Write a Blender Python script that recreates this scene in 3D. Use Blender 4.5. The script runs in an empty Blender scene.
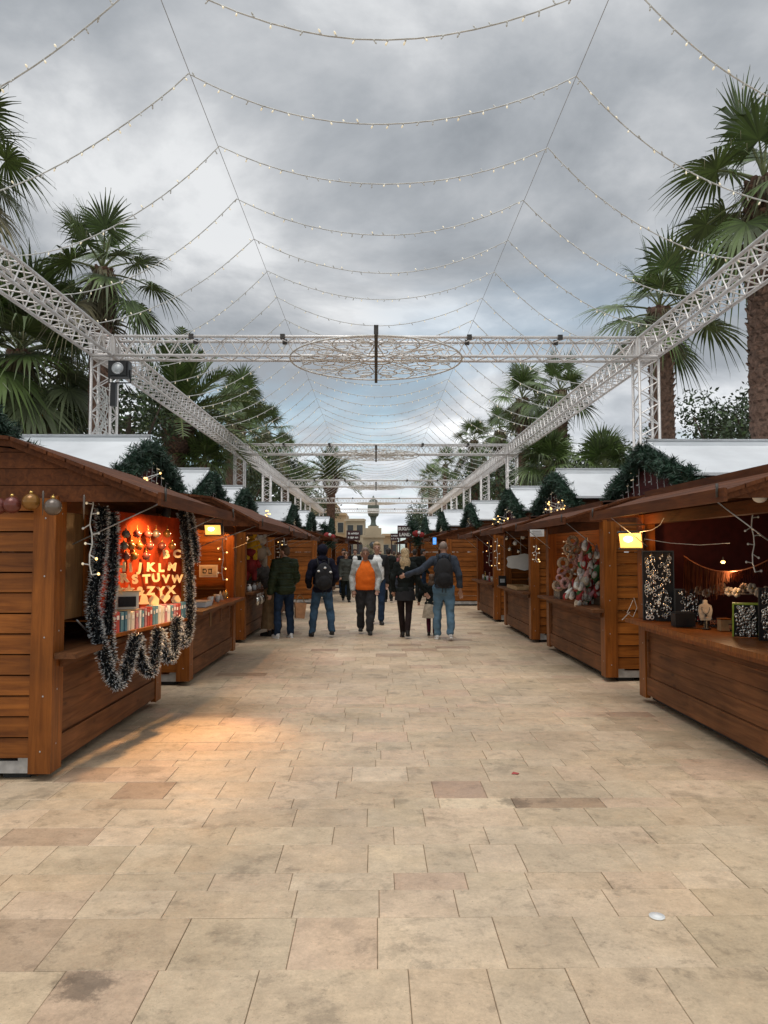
import bpy, bmesh, math, random
from mathutils import Vector, Matrix, noise
R = math.radians
rnd = random.Random(7)
sc = bpy.context.scene
col = sc.collection

# ------------------------------------------------------------------ camera
FPX = 750.0
PITCH = math.atan(40/750); YAW = -math.atan(8/750)
CAM = Vector((0, 0, 1.68))
Fw = Vector((-math.sin(YAW)*math.cos(PITCH), math.cos(YAW)*math.cos(PITCH), math.sin(PITCH)))
Rt = Vector((math.cos(YAW), math.sin(YAW), 0))
Up = Rt.cross(Fw)
def ray(px, py): return Fw + Rt*((px-384)/FPX) + Up*((512-py)/FPX)
def at(px, py, D):
    r = ray(px, py); return CAM + r*(D/r.y)
def gr(px, py):
    r = ray(px, py); return CAM - r*(1.68/r.z)
cam = bpy.data.cameras.new('camera'); camo = bpy.data.objects.new('camera', cam); col.objects.link(camo)
camo.location = CAM
camo.rotation_euler = (math.pi/2+PITCH, 0, YAW)
cam.sensor_fit = 'VERTICAL'; cam.sensor_height = 36; cam.lens = FPX/1024*36
cam.clip_start = .05; cam.clip_end = 3000
sc.camera = camo

# ------------------------------------------------------------------ materials
def newmat(name):
    m = bpy.data.materials.new(name); m.use_nodes = True
    nt = m.node_tree; return m, nt, nt.nodes, nt.links, nt.nodes['Principled BSDF']
def simple(name, rgb, rough=.6, metal=0, noise_amt=.25, nscale=12, emit=None, estr=0, spec=.5, island=.0, bump=0, bscale=40):
    m, nt, N, L, b = newmat(name)
    tc = N.new('ShaderNodeTexCoord')
    nz = N.new('ShaderNodeTexNoise'); nz.inputs['Scale'].default_value = nscale; nz.inputs['Detail'].default_value = 4
    L.new(tc.outputs['Object'], nz.inputs['Vector'])
    mr = N.new('ShaderNodeMapRange'); mr.inputs['From Min'].default_value = .3; mr.inputs['From Max'].default_value = .7
    mr.inputs['To Min'].default_value = 1-noise_amt; mr.inputs['To Max'].default_value = 1+noise_amt
    L.new(nz.outputs['Fac'], mr.inputs['Value'])
    val = mr.outputs[0]
    if island:
        g = N.new('ShaderNodeNewGeometry'); m2 = N.new('ShaderNodeMapRange')
        m2.inputs['To Min'].default_value = 1-island; m2.inputs['To Max'].default_value = 1+island
        L.new(g.outputs['Random Per Island'], m2.inputs['Value'])
        mm = N.new('ShaderNodeMath'); mm.operation = 'MULTIPLY'; L.new(val, mm.inputs[0]); L.new(m2.outputs[0], mm.inputs[1]); val = mm.outputs[0]
    vm = N.new('ShaderNodeVectorMath'); vm.operation = 'SCALE'; vm.inputs[0].default_value = rgb
    L.new(val, vm.inputs['Scale']); L.new(vm.outputs[0], b.inputs['Base Color'])
    b.inputs['Roughness'].default_value = rough; b.inputs['Metallic'].default_value = metal
    b.inputs['Specular IOR Level'].default_value = spec
    if emit:
        b.inputs['Emission Color'].default_value = (*emit, 1); b.inputs['Emission Strength'].default_value = estr
    if bump:
        n2 = N.new('ShaderNodeTexNoise'); n2.inputs['Scale'].default_value = bscale; L.new(tc.outputs['Object'], n2.inputs['Vector'])
        bp = N.new('ShaderNodeBump'); bp.inputs['Strength'].default_value = bump; bp.inputs['Distance'].default_value = .02
        L.new(n2.outputs['Fac'], bp.inputs['Height']); L.new(bp.outputs[0], b.inputs['Normal'])
    return m
def wood(name, c1, c2, axis, rough=.45, isl=.13):
    m, nt, N, L, b = newmat(name)
    tc = N.new('ShaderNodeTexCoord'); g = N.new('ShaderNodeNewGeometry')
    mp = N.new('ShaderNodeMapping'); s = [14, 14, 14]; s[axis] = .9; mp.inputs['Scale'].default_value = s
    L.new(tc.outputs['Object'], mp.inputs['Vector'])
    ad = N.new('ShaderNodeVectorMath'); ad.operation = 'ADD'; L.new(mp.outputs[0], ad.inputs[0])
    sv = N.new('ShaderNodeMath'); sv.operation = 'MULTIPLY'; sv.inputs[1].default_value = 37; L.new(g.outputs['Random Per Island'], sv.inputs[0]); L.new(sv.outputs[0], ad.inputs[1])
    nz = N.new('ShaderNodeTexNoise'); nz.inputs['Scale'].default_value = 1.6; nz.inputs['Detail'].default_value = 6; nz.inputs['Roughness'].default_value = .6
    nz.inputs['Distortion'].default_value = .8
    L.new(ad.outputs[0], nz.inputs['Vector'])
    cr = N.new('ShaderNodeValToRGB'); cr.color_ramp.elements[0].position = .32; cr.color_ramp.elements[1].position = .68
    cr.color_ramp.elements[0].color = (*c1, 1); cr.color_ramp.elements[1].color = (*c2, 1)
    L.new(nz.outputs['Fac'], cr.inputs[0])
    # knots: sparse dark spots
    mk = N.new('ShaderNodeMapping'); s2 = [6, 6, 6]; s2[axis] = 2.0; mk.inputs['Scale'].default_value = s2
    L.new(tc.outputs['Object'], mk.inputs['Vector'])
    vo = N.new('ShaderNodeTexVoronoi'); vo.inputs['Scale'].default_value = 1.0; L.new(mk.outputs[0], vo.inputs['Vector'])
    kr = N.new('ShaderNodeMapRange'); kr.inputs['From Min'].default_value = .04; kr.inputs['From Max'].default_value = .13
    kr.inputs['To Min'].default_value = .45; kr.inputs['To Max'].default_value = 1; L.new(vo.outputs['Distance'], kr.inputs['Value'])
    # large blotches of wear
    n3 = N.new('ShaderNodeTexNoise'); n3.inputs['Scale'].default_value = 1.7; n3.inputs['Detail'].default_value = 5; L.new(tc.outputs['Object'], n3.inputs['Vector'])
    m3 = N.new('ShaderNodeMapRange'); m3.inputs['From Min'].default_value = .3; m3.inputs['From Max'].default_value = .7
    m3.inputs['To Min'].default_value = .68; m3.inputs['To Max'].default_value = 1.26; L.new(n3.outputs['Fac'], m3.inputs['Value'])
    mr = N.new('ShaderNodeMapRange'); mr.inputs['To Min'].default_value = 1-isl; mr.inputs['To Max'].default_value = 1+isl
    L.new(g.outputs['Random Per Island'], mr.inputs['Value'])
    a = N.new('ShaderNodeMath'); a.operation = 'MULTIPLY'; L.new(mr.outputs[0], a.inputs[0]); L.new(m3.outputs[0], a.inputs[1])
    a2 = N.new('ShaderNodeMath'); a2.operation = 'MULTIPLY'; L.new(a.outputs[0], a2.inputs[0]); L.new(kr.outputs[0], a2.inputs[1])
    vm = N.new('ShaderNodeVectorMath'); vm.operation = 'SCALE'; L.new(cr.outputs[0], vm.inputs[0]); L.new(a2.outputs[0], vm.inputs['Scale'])
    L.new(vm.outputs[0], b.inputs['Base Color'])
    b.inputs['Roughness'].default_value = rough; b.inputs['Specular IOR Level'].default_value = .25
    bp = N.new('ShaderNodeBump'); bp.inputs['Strength'].default_value = .25; bp.inputs['Distance'].default_value = .01
    L.new(nz.outputs['Fac'], bp.inputs['Height']); L.new(bp.outputs[0], b.inputs['Normal'])
    return m
M = {}
WC1, WC2 = (.130, .037, .005), (.30, .098, .016)
for i, ax in enumerate('xyz'): M['wood_'+ax] = wood('varnished_wood_'+ax, WC1, WC2, i)
M['panel_y'] = wood('weathered_wood_y', (.090, .033, .011), (.20, .080, .029), 1, .6)
M['post'] = wood('post_wood', (.145, .042, .006), (.29, .092, .015), 2, .42, .1)
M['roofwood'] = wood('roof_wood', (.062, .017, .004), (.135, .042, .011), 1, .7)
M['plain'] = wood('plain_board', (.13, .066, .024), (.20, .105, .04), 2, .6, .05)
M['burgundy'] = simple('burgundy_cloth', (.085, .012, .012), .8)
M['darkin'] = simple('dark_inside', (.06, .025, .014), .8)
M['whiteroof'] = simple('white_roof_sheet', (.66, .68, .70), .6, noise_amt=.06, nscale=3)
M['steel'] = simple('galvanised_steel', (.42, .43, .44), .45, .7)
M['alu'] = simple('truss_aluminium', (.74, .71, .69), .42, .35, noise_amt=.15, nscale=3)
M['iron'] = simple('ornament_iron', (.72, .70, .66), .5, .1)
M['darkiron'] = simple('dark_iron', (.06, .055, .05), .5, .5)
M['black'] = simple('black_plastic', (.012, .012, .013), .4)
M['blackcloth'] = simple('black_cloth', (.012, .012, .014), .85)
M['rubber'] = simple('dark_rubber', (.03, .03, .03), .8)
M['cable'] = simple('white_cable', (.55, .55, .53), .5)
M['wire'] = simple('steel_wire', (.42, .43, .44), .5, .3)
M['bulb'] = simple('warm_bulb', (.85, .8, .65), .3, emit=(1, .80, .50), estr=.3)
M['bulboff'] = simple('unlit_bulb', (.6, .6, .58), .3)
M['bulbhot'] = simple('bright_bulb', (.9, .7, .4), .3, emit=(1, .58, .18), estr=2.6)
M['lens'] = simple('lit_lens', (.9, .6, .3), .3, emit=(1, .44, .08), estr=1.5, noise_amt=0)
M['lenshot'] = simple('lit_lens_core', (.9, .6, .3), .3, emit=(1, .62, .20), estr=14, noise_amt=0)
M['glasslens'] = simple('lamp_glass', (.55, .58, .6), .15)
M['frond'] = simple('palm_frond', (.075, .115, .028), .55, noise_amt=.35, nscale=2, island=.45)
M['frond2'] = simple('palm_frond_old', (.17, .15, .085), .7, noise_amt=.3, nscale=2, island=.4)
M['frondgrey'] = simple('palm_frond_grey_green', (.11, .135, .065), .6, noise_amt=.3, nscale=2, island=.4)
M['petiole'] = simple('palm_petiole', (.12, .14, .05), .6, island=.2)
M['palmtrunk'] = simple('palm_trunk', (.16, .095, .068), .9, noise_amt=.5, nscale=14, island=.35, bump=.6)
M['pine'] = simple('fir_garland', (.020, .052, .030), .6, noise_amt=.3, nscale=6, island=.5)
M['leaf'] = simple('dark_leaf', (.036, .058, .024), .6, noise_amt=.3, nscale=1, island=.5)
M['leaf2'] = simple('mid_leaf', (.050, .085, .024), .6, noise_amt=.3, nscale=1, island=.5)
M['bark'] = simple('bark', (.07, .05, .035), .9, bump=.5)
M['tinseldark'] = simple('tinsel_dark', (.013, .018, .022), .35, island=.5)
M['tinselwhite'] = simple('tinsel_silver', (.62, .66, .68), .3, island=.3)
M['skin'] = simple('skin', (.48, .27, .19), .55, noise_amt=.08)
M['skindark'] = simple('skin_tanned', (.30, .155, .10), .55, noise_amt=.08)
M['eye'] = simple('eye_dark', (.02, .015, .012), .3)
M['lip'] = simple('lip', (.35, .11, .09), .5)
def cloth(name, rgb, rough=.9, amt=.25, ns=9, bump=.5, bs=14): return simple(name, rgb, rough, noise_amt=amt, nscale=ns, bump=bump, bscale=bs, spec=.2)
M['green_coat'] = cloth('olive_puffer', (.022, .032, .014), .55)
M['jeans'] = cloth('dark_jeans', (.016, .032, .065))
M['jeans_mid'] = cloth('faded_jeans', (.045, .09, .15), amt=.45, ns=5)
M['jeans_light'] = cloth('light_jeans', (.105, .19, .27), amt=.35, ns=5)
M['navy'] = cloth('navy_cloth', (.008, .008, .018))
M['charcoal'] = cloth('charcoal_cloth', (.022, .022, .024))
M['trouser_grey'] = cloth('grey_trousers', (.035, .035, .038))
M['greycoat'] = cloth('grey_green_coat', (.055, .06, .052))
M['ltgrey'] = cloth('light_grey_jacket', (.40, .41, .39))
M['orange'] = cloth('orange_shirt', (.75, .145, .015), amt=.1)
M['slate'] = cloth('slate_sweater', (.045, .055, .075))
M['pink'] = cloth('dusty_pink_coat', (.30, .11, .11))
M['blackwear'] = cloth('black_wear', (.010, .013, .012))
M['tights'] = cloth('sheer_tights', (.02, .013, .013))
M['tan'] = cloth('tan_cloth', (.26, .17, .09))
M['cream'] = cloth('cream_cloth', (.50, .42, .32))
M['wine'] = cloth('wine_cloth', (.07, .012, .03))
M['greysleeve'] = cloth('grey_knit', (.12, .115, .11))
M['bag'] = cloth('paper_tan_bag', (.36, .19, .10))
M['shoe_white'] = simple('white_shoe', (.62, .62, .62), .5)
M['shoe_black'] = simple('black_shoe', (.015, .014, .013), .5)
M['hair_dark'] = simple('dark_hair', (.018, .012, .009), .6, bump=.6, bscale=60)
M['hair_brown'] = simple('brown_hair', (.085, .045, .022), .6, bump=.6, bscale=60)
M['hair_blond'] = simple('blond_hair', (.46, .33, .18), .5, noise_amt=.4, nscale=30, bump=.7, bscale=60)
M['hair_grey'] = simple('cropped_grey_hair', (.20, .15, .12), .7)
M['hair_fair'] = simple('fair_hair', (.38, .25, .13), .6)
M['white'] = simple('white_paint', (.75, .75, .73), .5, noise_amt=.05)
M['paper'] = simple('paper_card', (.62, .58, .50), .7, noise_amt=.08)
M['red'] = simple('red_paint', (.26, .016, .016), .75, noise_amt=.35)
M['soft_white'] = simple('soft_white', (.42, .40, .36), .9, noise_amt=.35, nscale=30)
M['green'] = simple('green_paint', (.03, .12, .035), .8, noise_amt=.35)
M['yellow'] = simple('yellow_plush', (.70, .42, .02), .8)
M['lime'] = simple('lime_frame', (.33, .45, .05), .5)
M['gold'] = simple('gold_foil', (.60, .40, .12), .25, .8)
M['silver'] = simple('silver_jewellery', (.62, .60, .55), .22, .85, island=.5)
M['copper'] = simple('copper_fringe', (.36, .14, .07), .35, .6, island=.4)
M['letter'] = simple('pale_cut_wood', (.86, .64, .34), .6, noise_amt=.12)
M['orangeback'] = simple('orange_backing', (.30, .032, .005), .95, spec=.1)
M['beige'] = simple('beige_wreath', (.38, .27, .18), .8, noise_amt=.4, nscale=40, island=.4)
M['blush'] = simple('blush_wreath', (.50, .28, .26), .8, island=.4)
M['signbrown'] = simple('sign_brown', (.055, .018, .020), .6)
M['bluescreen'] = simple('blue_lit_sign', (.05, .15, .5), .4, emit=(.08, .35, 1), estr=1.2)
M['stone'] = simple('limestone', (.42, .35, .25), .9, noise_amt=.2, nscale=.5)
M['stone2'] = simple('ochre_stone', (.46, .32, .19), .9, noise_amt=.2, nscale=.5)
M['window'] = simple('window_glass', (.05, .055, .06), .2)
M['monument'] = simple('weathered_bronze', (.10, .12, .10), .7)
M['woodtray'] = simple('pale_wood', (.42, .26, .12), .6)
M['redwhite'] = simple('baubles_clear_red', (.14, .04, .03), .22, .2)
M['baubleglass'] = simple('bauble_glass', (.13, .10, .08), .22, .2, spec=.6)
M['baublegold'] = simple('bauble_gold', (.22, .10, .02), .22, .3)
M['cardblue'] = simple('blue_cover', (.10, .24, .30), .6)
M['cardred'] = simple('red_cover', (.40, .06, .05), .6)
M['cardpink'] = simple('pink_cover', (.45, .20, .22), .6)

# ------------------------------------------------------------------ mesh builder
def base(ax):
    ax = ax.normalized()
    t = Vector((0, 0, 1)) if abs(ax.z) < .9 else Vector((1, 0, 0))
    a = ax.cross(t).normalized(); b = ax.cross(a).normalized()
    return a, b
class MB:
    def __init__(s): s.v = []; s.f = []; s.mi = []; s.sm = []
    def add(s, vs, fs, mi=0, smooth=False):
        o = len(s.v); s.v += [tuple(v) for v in vs]
        for f in fs: s.f.append(tuple(i+o for i in f)); s.mi.append(mi); s.sm.append(smooth)
    def box(s, c, d, mi=0, rot=None, ch=0):
        c = Vector(c); x, y, z = d[0]/2, d[1]/2, d[2]/2
        vs = [Vector((sx*x, sy*y, sz*z)) for sx in (-1, 1) for sy in (-1, 1) for sz in (-1, 1)]
        if rot: vs = [rot @ v for v in vs]
        s.add([c+v for v in vs], [(0, 1, 3, 2), (4, 6, 7, 5), (0, 4, 5, 1), (2, 3, 7, 6), (0, 2, 6, 4), (1, 5, 7, 3)], mi)
    def b2(s, a, b, mi=0):
        s.box([(a[i]+b[i])/2 for i in range(3)], [abs(b[i]-a[i]) for i in range(3)], mi)
    def tube(s, pts, r, n=6, mi=0, cap=True, radii=None):
        pts = [Vector(p) for p in pts]; vs = []; fs = []
        for i, p in enumerate(pts):
            if i == 0: d = pts[1]-p
            elif i == len(pts)-1: d = p-pts[i-1]
            else: d = pts[i+1]-pts[i-1]
            if d.length < 1e-9: d = Vector((0, 0, 1))
            if i == 0: a, b = base(d)
            else:
                d.normalize(); a = (a-d*a.dot(d))
                if a.length < 1e-6: a, b = base(d)
                a.normalize(); b = d.cross(a)
            rr = radii[i] if radii else r
            for k in range(n):
                t = 2*math.pi*k/n; vs.append(p+a*(rr*math.cos(t))+b*(rr*math.sin(t)))
        for i in range(len(pts)-1):
            for k in range(n):
                k2 = (k+1) % n; fs.append((i*n+k, i*n+k2, (i+1)*n+k2, (i+1)*n+k))
        if cap: fs.append(tuple(range(n-1, -1, -1))); fs.append(tuple((len(pts)-1)*n+k for k in range(n)))
        s.add(vs, fs, mi, n > 5)
    def sphere(s, c, r, seg=10, rings=6, mi=0, rot=None):
        c = Vector(c); r = Vector(r) if hasattr(r, '__len__') else Vector((r, r, r)); vs = []; fs = []
        vs.append(Vector((0, 0, r.z)))
        for i in range(1, rings):
            t = math.pi*i/rings
            for k in range(seg):
                q = 2*math.pi*k/seg; vs.append(Vector((r.x*math.sin(t)*math.cos(q), r.y*math.sin(t)*math.sin(q), r.z*math.cos(t))))
        vs.append(Vector((0, 0, -r.z)))
        for k in range(seg): fs.append((0, 1+k, 1+(k+1) % seg))
        for i in range(rings-2):
            for k in range(seg):
                a = 1+i*seg+k; b = 1+i*seg+(k+1) % seg; fs.append((a, a+seg, b+seg, b))
        L = len(vs)-1
        for k in range(seg): fs.append((L, L-seg+(k+1) % seg, L-seg+k))
        if rot: vs = [rot @ v for v in vs]
        s.add([c+v for v in vs], fs, mi, True)
    def torus(s, c, Rr, r, nx=16, n=6, mi=0, rot=None):
        c = Vector(c); vs = []; fs = []
        for i in range(nx):
            t = 2*math.pi*i/nx
            for k in range(n):
                q = 2*math.pi*k/n; v = Vector(((Rr+r*math.cos(q))*math.cos(t), r*math.sin(q), (Rr+r*math.cos(q))*math.sin(t)))
                vs.append(c+(rot @ v if rot else v))
        for i in range(nx):
            for k in range(n): fs.append((i*n+k, i*n+(k+1) % n, ((i+1) % nx)*n+(k+1) % n, ((i+1) % nx)*n+k))
        s.add(vs, fs, mi, True)
    def prism(s, poly, d, mi=0):            # poly: 3D points, d: extrusion vector
        n = len(poly); d = Vector(d); p = [Vector(q) for q in poly]
        s.add(p+[q+d for q in p], [tuple(range(n)), tuple(range(2*n-1, n-1, -1))]+[(i, (i+1) % n, n+(i+1) % n, n+i) for i in range(n)], mi)
    def mesh(s, name, mats, fix=True):
        me = bpy.data.meshes.new(name); me.from_pydata(s.v, [], s.f)
        if not isinstance(mats, (list, tuple)): mats = [mats]
        for m in mats: me.materials.append(M[m] if isinstance(m, str) else m)
        me.polygons.foreach_set('material_index', s.mi); me.polygons.foreach_set('use_smooth', s.sm)
        if fix and len(s.f) < 60000:
            bm = bmesh.new(); bm.from_mesh(me); bmesh.ops.recalc_face_normals(bm, faces=bm.faces[:]); bm.to_mesh(me); bm.free()
        me.update(); return me
    def build(s, name, mats, parent=None, fix=True):
        o = bpy.data.objects.new(name, s.mesh(name, mats, fix)); col.objects.link(o)
        if parent: o.parent = parent
        return o
def tag(o, label=None, cat=None, group=None, kind=None):
    if label: o['label'] = label
    if cat: o['category'] = cat
    if group: o['group'] = group
    if kind: o['kind'] = kind
    return o
def thing(name, label, cat, loc=(0, 0, 0), group=None, rz=0, scale=None):
    o = bpy.data.objects.new(name, None); col.objects.link(o); o.location = loc; o.rotation_euler = (0, 0, rz); o.empty_display_size = .1
    if scale: o.scale = scale if hasattr(scale, '__len__') else (scale,)*3
    return tag(o, label, cat, group)
def linked(name, me, parent=None, loc=None):
    o = bpy.data.objects.new(name, me); col.objects.link(o)
    if parent: o.parent = parent
    if loc is not None: o.location = loc
    return o
ORD = ['first', 'second', 'third', 'fourth', 'fifth', 'sixth', 'seventh', 'eighth', 'ninth', 'tenth', 'eleventh', 'twelfth', 'thirteenth', 'fourteenth', 'fifteenth', 'sixteenth', 'seventeenth', 'eighteenth', 'nineteenth', 'twentieth']
TENS = {2: 'twenty', 3: 'thirty', 4: 'forty'}
def ordn(i):
    i += 1
    if i <= 20: return ORD[i-1]
    t, u = divmod(i, 10)
    return {3: 'thirtieth', 4: 'fortieth'}[t] if u == 0 else TENS[t]+'-'+ORD[u-1]

# ------------------------------------------------------------------ world, sun
w = bpy.data.worlds.new('World'); sc.world = w; w.use_nodes = True
N = w.node_tree.nodes; L = w.node_tree.links; N.clear()
SUN_EL, SUN_AZ = R(72), R(200)
out = N.new('ShaderNodeOutputWorld'); bg = N.new('ShaderNodeBackground'); bg.inputs['Strength'].default_value = .1
L.new(bg.outputs[0], out.inputs[0])
sky = N.new('ShaderNodeTexSky'); sky.sky_type = 'NISHITA'; sky.sun_disc = False; sky.sun_elevation = SUN_EL; sky.sun_rotation = SUN_AZ
tc = N.new('ShaderNodeTexCoord'); sx = N.new('ShaderNodeSeparateXYZ'); L.new(tc.outputs['Generated'], sx.inputs[0])
def mth(op, a, b=None, c=None, clamp=False):
    n = N.new('ShaderNodeMath'); n.operation = op; n.use_clamp = clamp
    for i, v in enumerate((a, b, c)):
        if v is None: continue
        if isinstance(v, (int, float)): n.inputs[i].default_value = v
        else: L.new(v, n.inputs[i])
    return n.outputs[0]
zz = mth('MAXIMUM', sx.outputs['Z'], 0.0)
den = mth('ADD', zz, .22)
cx = mth('DIVIDE', sx.outputs['X'], den); cy = mth('DIVIDE', sx.outputs['Y'], den)
cv = N.new('ShaderNodeCombineXYZ'); L.new(cx, cv.inputs[0]); L.new(cy, cv.inputs[1])
def nz(scale, detail, rough, off, dist=0.):
    mp = N.new('ShaderNodeMapping'); mp.inputs['Location'].default_value = off; L.new(cv.outputs[0], mp.inputs['Vector'])
    n = N.new('ShaderNodeTexNoise'); n.inputs['Scale'].default_value = scale; n.inputs['Detail'].default_value = detail
    n.inputs['Roughness'].default_value = rough; n.inputs['Distortion'].default_value = dist; L.new(mp.outputs[0], n.inputs['Vector']); return n.outputs['Fac']
n1 = nz(1.6, 8, .56, (9.4, 4.2, 0), .25)
n2 = nz(.55, 3, .5, (7.4, 2.2, 0))
mix = mth('ADD', mth('MULTIPLY', n1, .70), mth('MULTIPLY', n2, .30))
cr = N.new('ShaderNodeValToRGB'); L.new(mix, cr.inputs[0])
e = cr.color_ramp.elements
e[0].position = .40; e[0].color = (.29, .315, .345, 1)
e[1].position = .585; e[1].color = (.77, .785, .80, 1)
q = cr.color_ramp.elements.new(.465); q.color = (.40, .425, .455, 1)
q = cr.color_ramp.elements.new(.52); q.color = (.53, .55, .575, 1)
sc10 = N.new('ShaderNodeVectorMath'); sc10.operation = 'SCALE'; L.new(cr.outputs[0], sc10.inputs[0])
# an overcast sky is brighter overhead, and lighter in a band low over the horizon
lowband = mth('SUBTRACT', 1.0, mth('MULTIPLY', zz, 3.2), clamp=True)
zen = mth('MULTIPLY', mth('SUBTRACT', zz, .62, clamp=True), 4.0)
L.new(mth('MULTIPLY', mth('ADD', mth('ADD', 1.0, mth('MULTIPLY', lowband, .75)), zen), 10.0), sc10.inputs['Scale'])
# gaps of blue near the horizon
n3 = nz(.9, 6, .55, (11.3, 5.1, 0), .4)
gap = N.new('ShaderNodeMapRange'); L.new(n3, gap.inputs['Value']); gap.inputs['From Min'].default_value = .47; gap.inputs['From Max'].default_value = .58
g2 = mth('MULTIPLY', gap.outputs[0], mth('SUBTRACT', 1.0, mth('MULTIPLY', zz, 2.4), clamp=True))
g3 = mth('MULTIPLY', g2, .8)
boost = N.new('ShaderNodeVectorMath'); boost.operation = 'SCALE'; L.new(sky.outputs[0], boost.inputs[0]); boost.inputs['Scale'].default_value = 1.7
tn = N.new('ShaderNodeVectorMath'); tn.operation = 'MULTIPLY'; L.new(boost.outputs[0], tn.inputs[0]); tn.inputs[1].default_value = (.95, 1.12, 1.02)
mx = N.new('ShaderNodeMix'); mx.data_type = 'RGBA'; mx.clamp_result = False
L.new(g3, mx.inputs['Factor']); L.new(sc10.outputs[0], mx.inputs['A']); L.new(tn.outputs[0], mx.inputs['B'])
L.new(mx.outputs['Result'], bg.inputs['Color'])
sun = bpy.data.lights.new('sun', 'SUN'); suno = bpy.data.objects.new('sun', sun); col.objects.link(suno)
sun.energy = 1.5; sun.angle = R(35); sun.color = (1, .95, .88)
az = SUN_AZ; dv = Vector((math.sin(az)*math.cos(SUN_EL), math.cos(az)*math.cos(SUN_EL), math.sin(SUN_EL)))
suno.rotation_euler = (-dv).to_track_quat('-Z', 'Y').to_euler(); suno.location = (0, 0, 30)
vs = sc.view_settings; vs.view_transform = 'Standard'; vs.look = 'None'; vs.gamma = 1; vs.use_curve_mapping = False; vs.exposure = 0.08
sc.cycles.use_denoising = True; sc.cycles.max_bounces = 6

# ------------------------------------------------------------------ ground + paving
def paving_mat():
    m, nt, N, L, b = newmat('limestone_paving')
    tc = N.new('ShaderNodeTexCoord'); g = N.new('ShaderNodeNewGeometry')
    wn = N.new('ShaderNodeTexWhiteNoise'); wn.noise_dimensions = '1D'; L.new(g.outputs['Random Per Island'], wn.inputs['W'])
    cr = N.new('ShaderNodeValToRGB'); L.new(wn.outputs['Value'], cr.inputs[0])
    e = cr.color_ramp.elements; cr.color_ramp.interpolation = 'LINEAR'
    e[0].position = 0; e[0].color = (.44, .31, .21, 1); e[1].position = 1; e[1].color = (.70, .555, .40, 1)
    for p, c in ((.03, (.47, .32, .235)), (.06, (.56, .43, .305)), (.2, (.66, .505, .36)), (.35, (.59, .47, .335)), (.5, (.68, .52, .375)), (.62, (.63, .455, .335)), (.75, (.72, .57, .42)), (.9, (.60, .475, .345))):
        q = e.new(p); q.color = (*c, 1)
    def nse(scale, det, rough=.6, dist=0, off=None):
        n = N.new('ShaderNodeTexNoise'); n.inputs['Scale'].default_value = scale; n.inputs['Detail'].default_value = det; n.inputs['Roughness'].default_value = rough
        n.inputs['Distortion'].default_value = dist
        ad = N.new('ShaderNodeVectorMath'); ad.operation = 'ADD'; L.new(tc.outputs['Object'], ad.inputs[0])
        k = N.new('ShaderNodeVectorMath'); k.operation = 'SCALE'; k.inputs[0].default_value = (31, 17, 0)
        L.new(g.outputs['Random Per Island'], k.inputs['Scale'])
        if off: L.new(k.outputs[0], ad.inputs[1])
        L.new(ad.outputs[0], n.inputs['Vector']); return n.outputs['Fac']
    def mr(v, a, b_, c, d):
        n = N.new('ShaderNodeMapRange'); n.inputs['From Min'].default_value = a; n.inputs['From Max'].default_value = b_
        n.inputs['To Min'].default_value = c; n.inputs['To Max'].default_value = d; L.new(v, n.inputs['Value']); return n.outputs[0]
    def mul(a, b_):
        n = N.new('ShaderNodeMath'); n.operation = 'MULTIPLY'; L.new(a, n.inputs[0]); L.new(b_, n.inputs[1]); return n.outputs[0]
    inner = mr(nse(7.5, 10, .80, .1, True), .30, .70, .74, 1.18)
    fine = mr(nse(60, 6, .8), .3, .7, .84, 1.12)
    big = mr(nse(.55, 6, .65), .35, .65, .74, 1.10)
    spots = mul(mr(nse(2.4, 10, .74, .2), .55, .62, 1.0, .74), mul(mr(nse(9, 9, .75, .1, True), .56, .63, 1.0, .76), mr(nse(4, 10, .8, .3, True), .36, .43, .80, 1.0)))       # dark worn stains with ragged edges
    pits = mr(nse(75, 3, .7, 0, True), .63, .70, 1.0, .62)
    f = mul(mul(mul(inner, fine), mul(big, spots)), pits)
    for (px, py, rad_, dk) in ((85, 985, .17, .45), (515, 802, .16, .50), (400, 802, .10, .75), (350, 925, .12, .8), (640, 975, .1, .8), (150, 640+130, .2, .7)):
        c_ = gr(px, py); d_ = N.new('ShaderNodeVectorMath'); d_.operation = 'DISTANCE'; L.new(tc.outputs['Object'], d_.inputs[0]); d_.inputs[1].default_value = (c_.x, c_.y, 0)
        ns_ = N.new('ShaderNodeMath'); ns_.operation = 'MULTIPLY_ADD'; L.new(nse(9, 9, .8), ns_.inputs[0]); ns_.inputs[1].default_value = .55*rad_*4; L.new(d_.outputs['Value'], ns_.inputs[2])
        f = mul(f, mr(ns_.outputs[0], rad_*1.5, rad_*1.85, dk, 1.0))
    v = N.new('ShaderNodeVectorMath'); v.operation = 'SCALE'; warm = N.new('ShaderNodeVectorMath'); warm.operation = 'MULTIPLY'; L.new(cr.outputs[0], warm.inputs[0]); warm.inputs[1].default_value = (.93, .915, .86); L.new(warm.outputs[0], v.inputs[0]); L.new(f, v.inputs['Scale'])
    tint = N.new('ShaderNodeMix'); tint.data_type = 'RGBA'; tint.blend_type = 'MULTIPLY'
    L.new(mr(nse(.9, 6, .65, .5), .45, .65, 0, .55), tint.inputs['Factor']); L.new(v.outputs[0], tint.inputs['A']); tint.inputs['B'].default_value = (.97, .92, .84, 1)
    L.new(tint.outputs['Result'], b.inputs['Base Color'])
    L.new(mr(nse(4, 5), .3, .7, .38, .68), b.inputs['Roughness'])
    bp = N.new('ShaderNodeBump'); bp.inputs['Strength'].default_value = .35; bp.inputs['Distance'].default_value = .006
    L.new(nse(22, 8, .75), bp.inputs['Height']); L.new(bp.outputs[0], b.inputs['Normal'])
    return m
M['paving'] = paving_mat()
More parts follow.
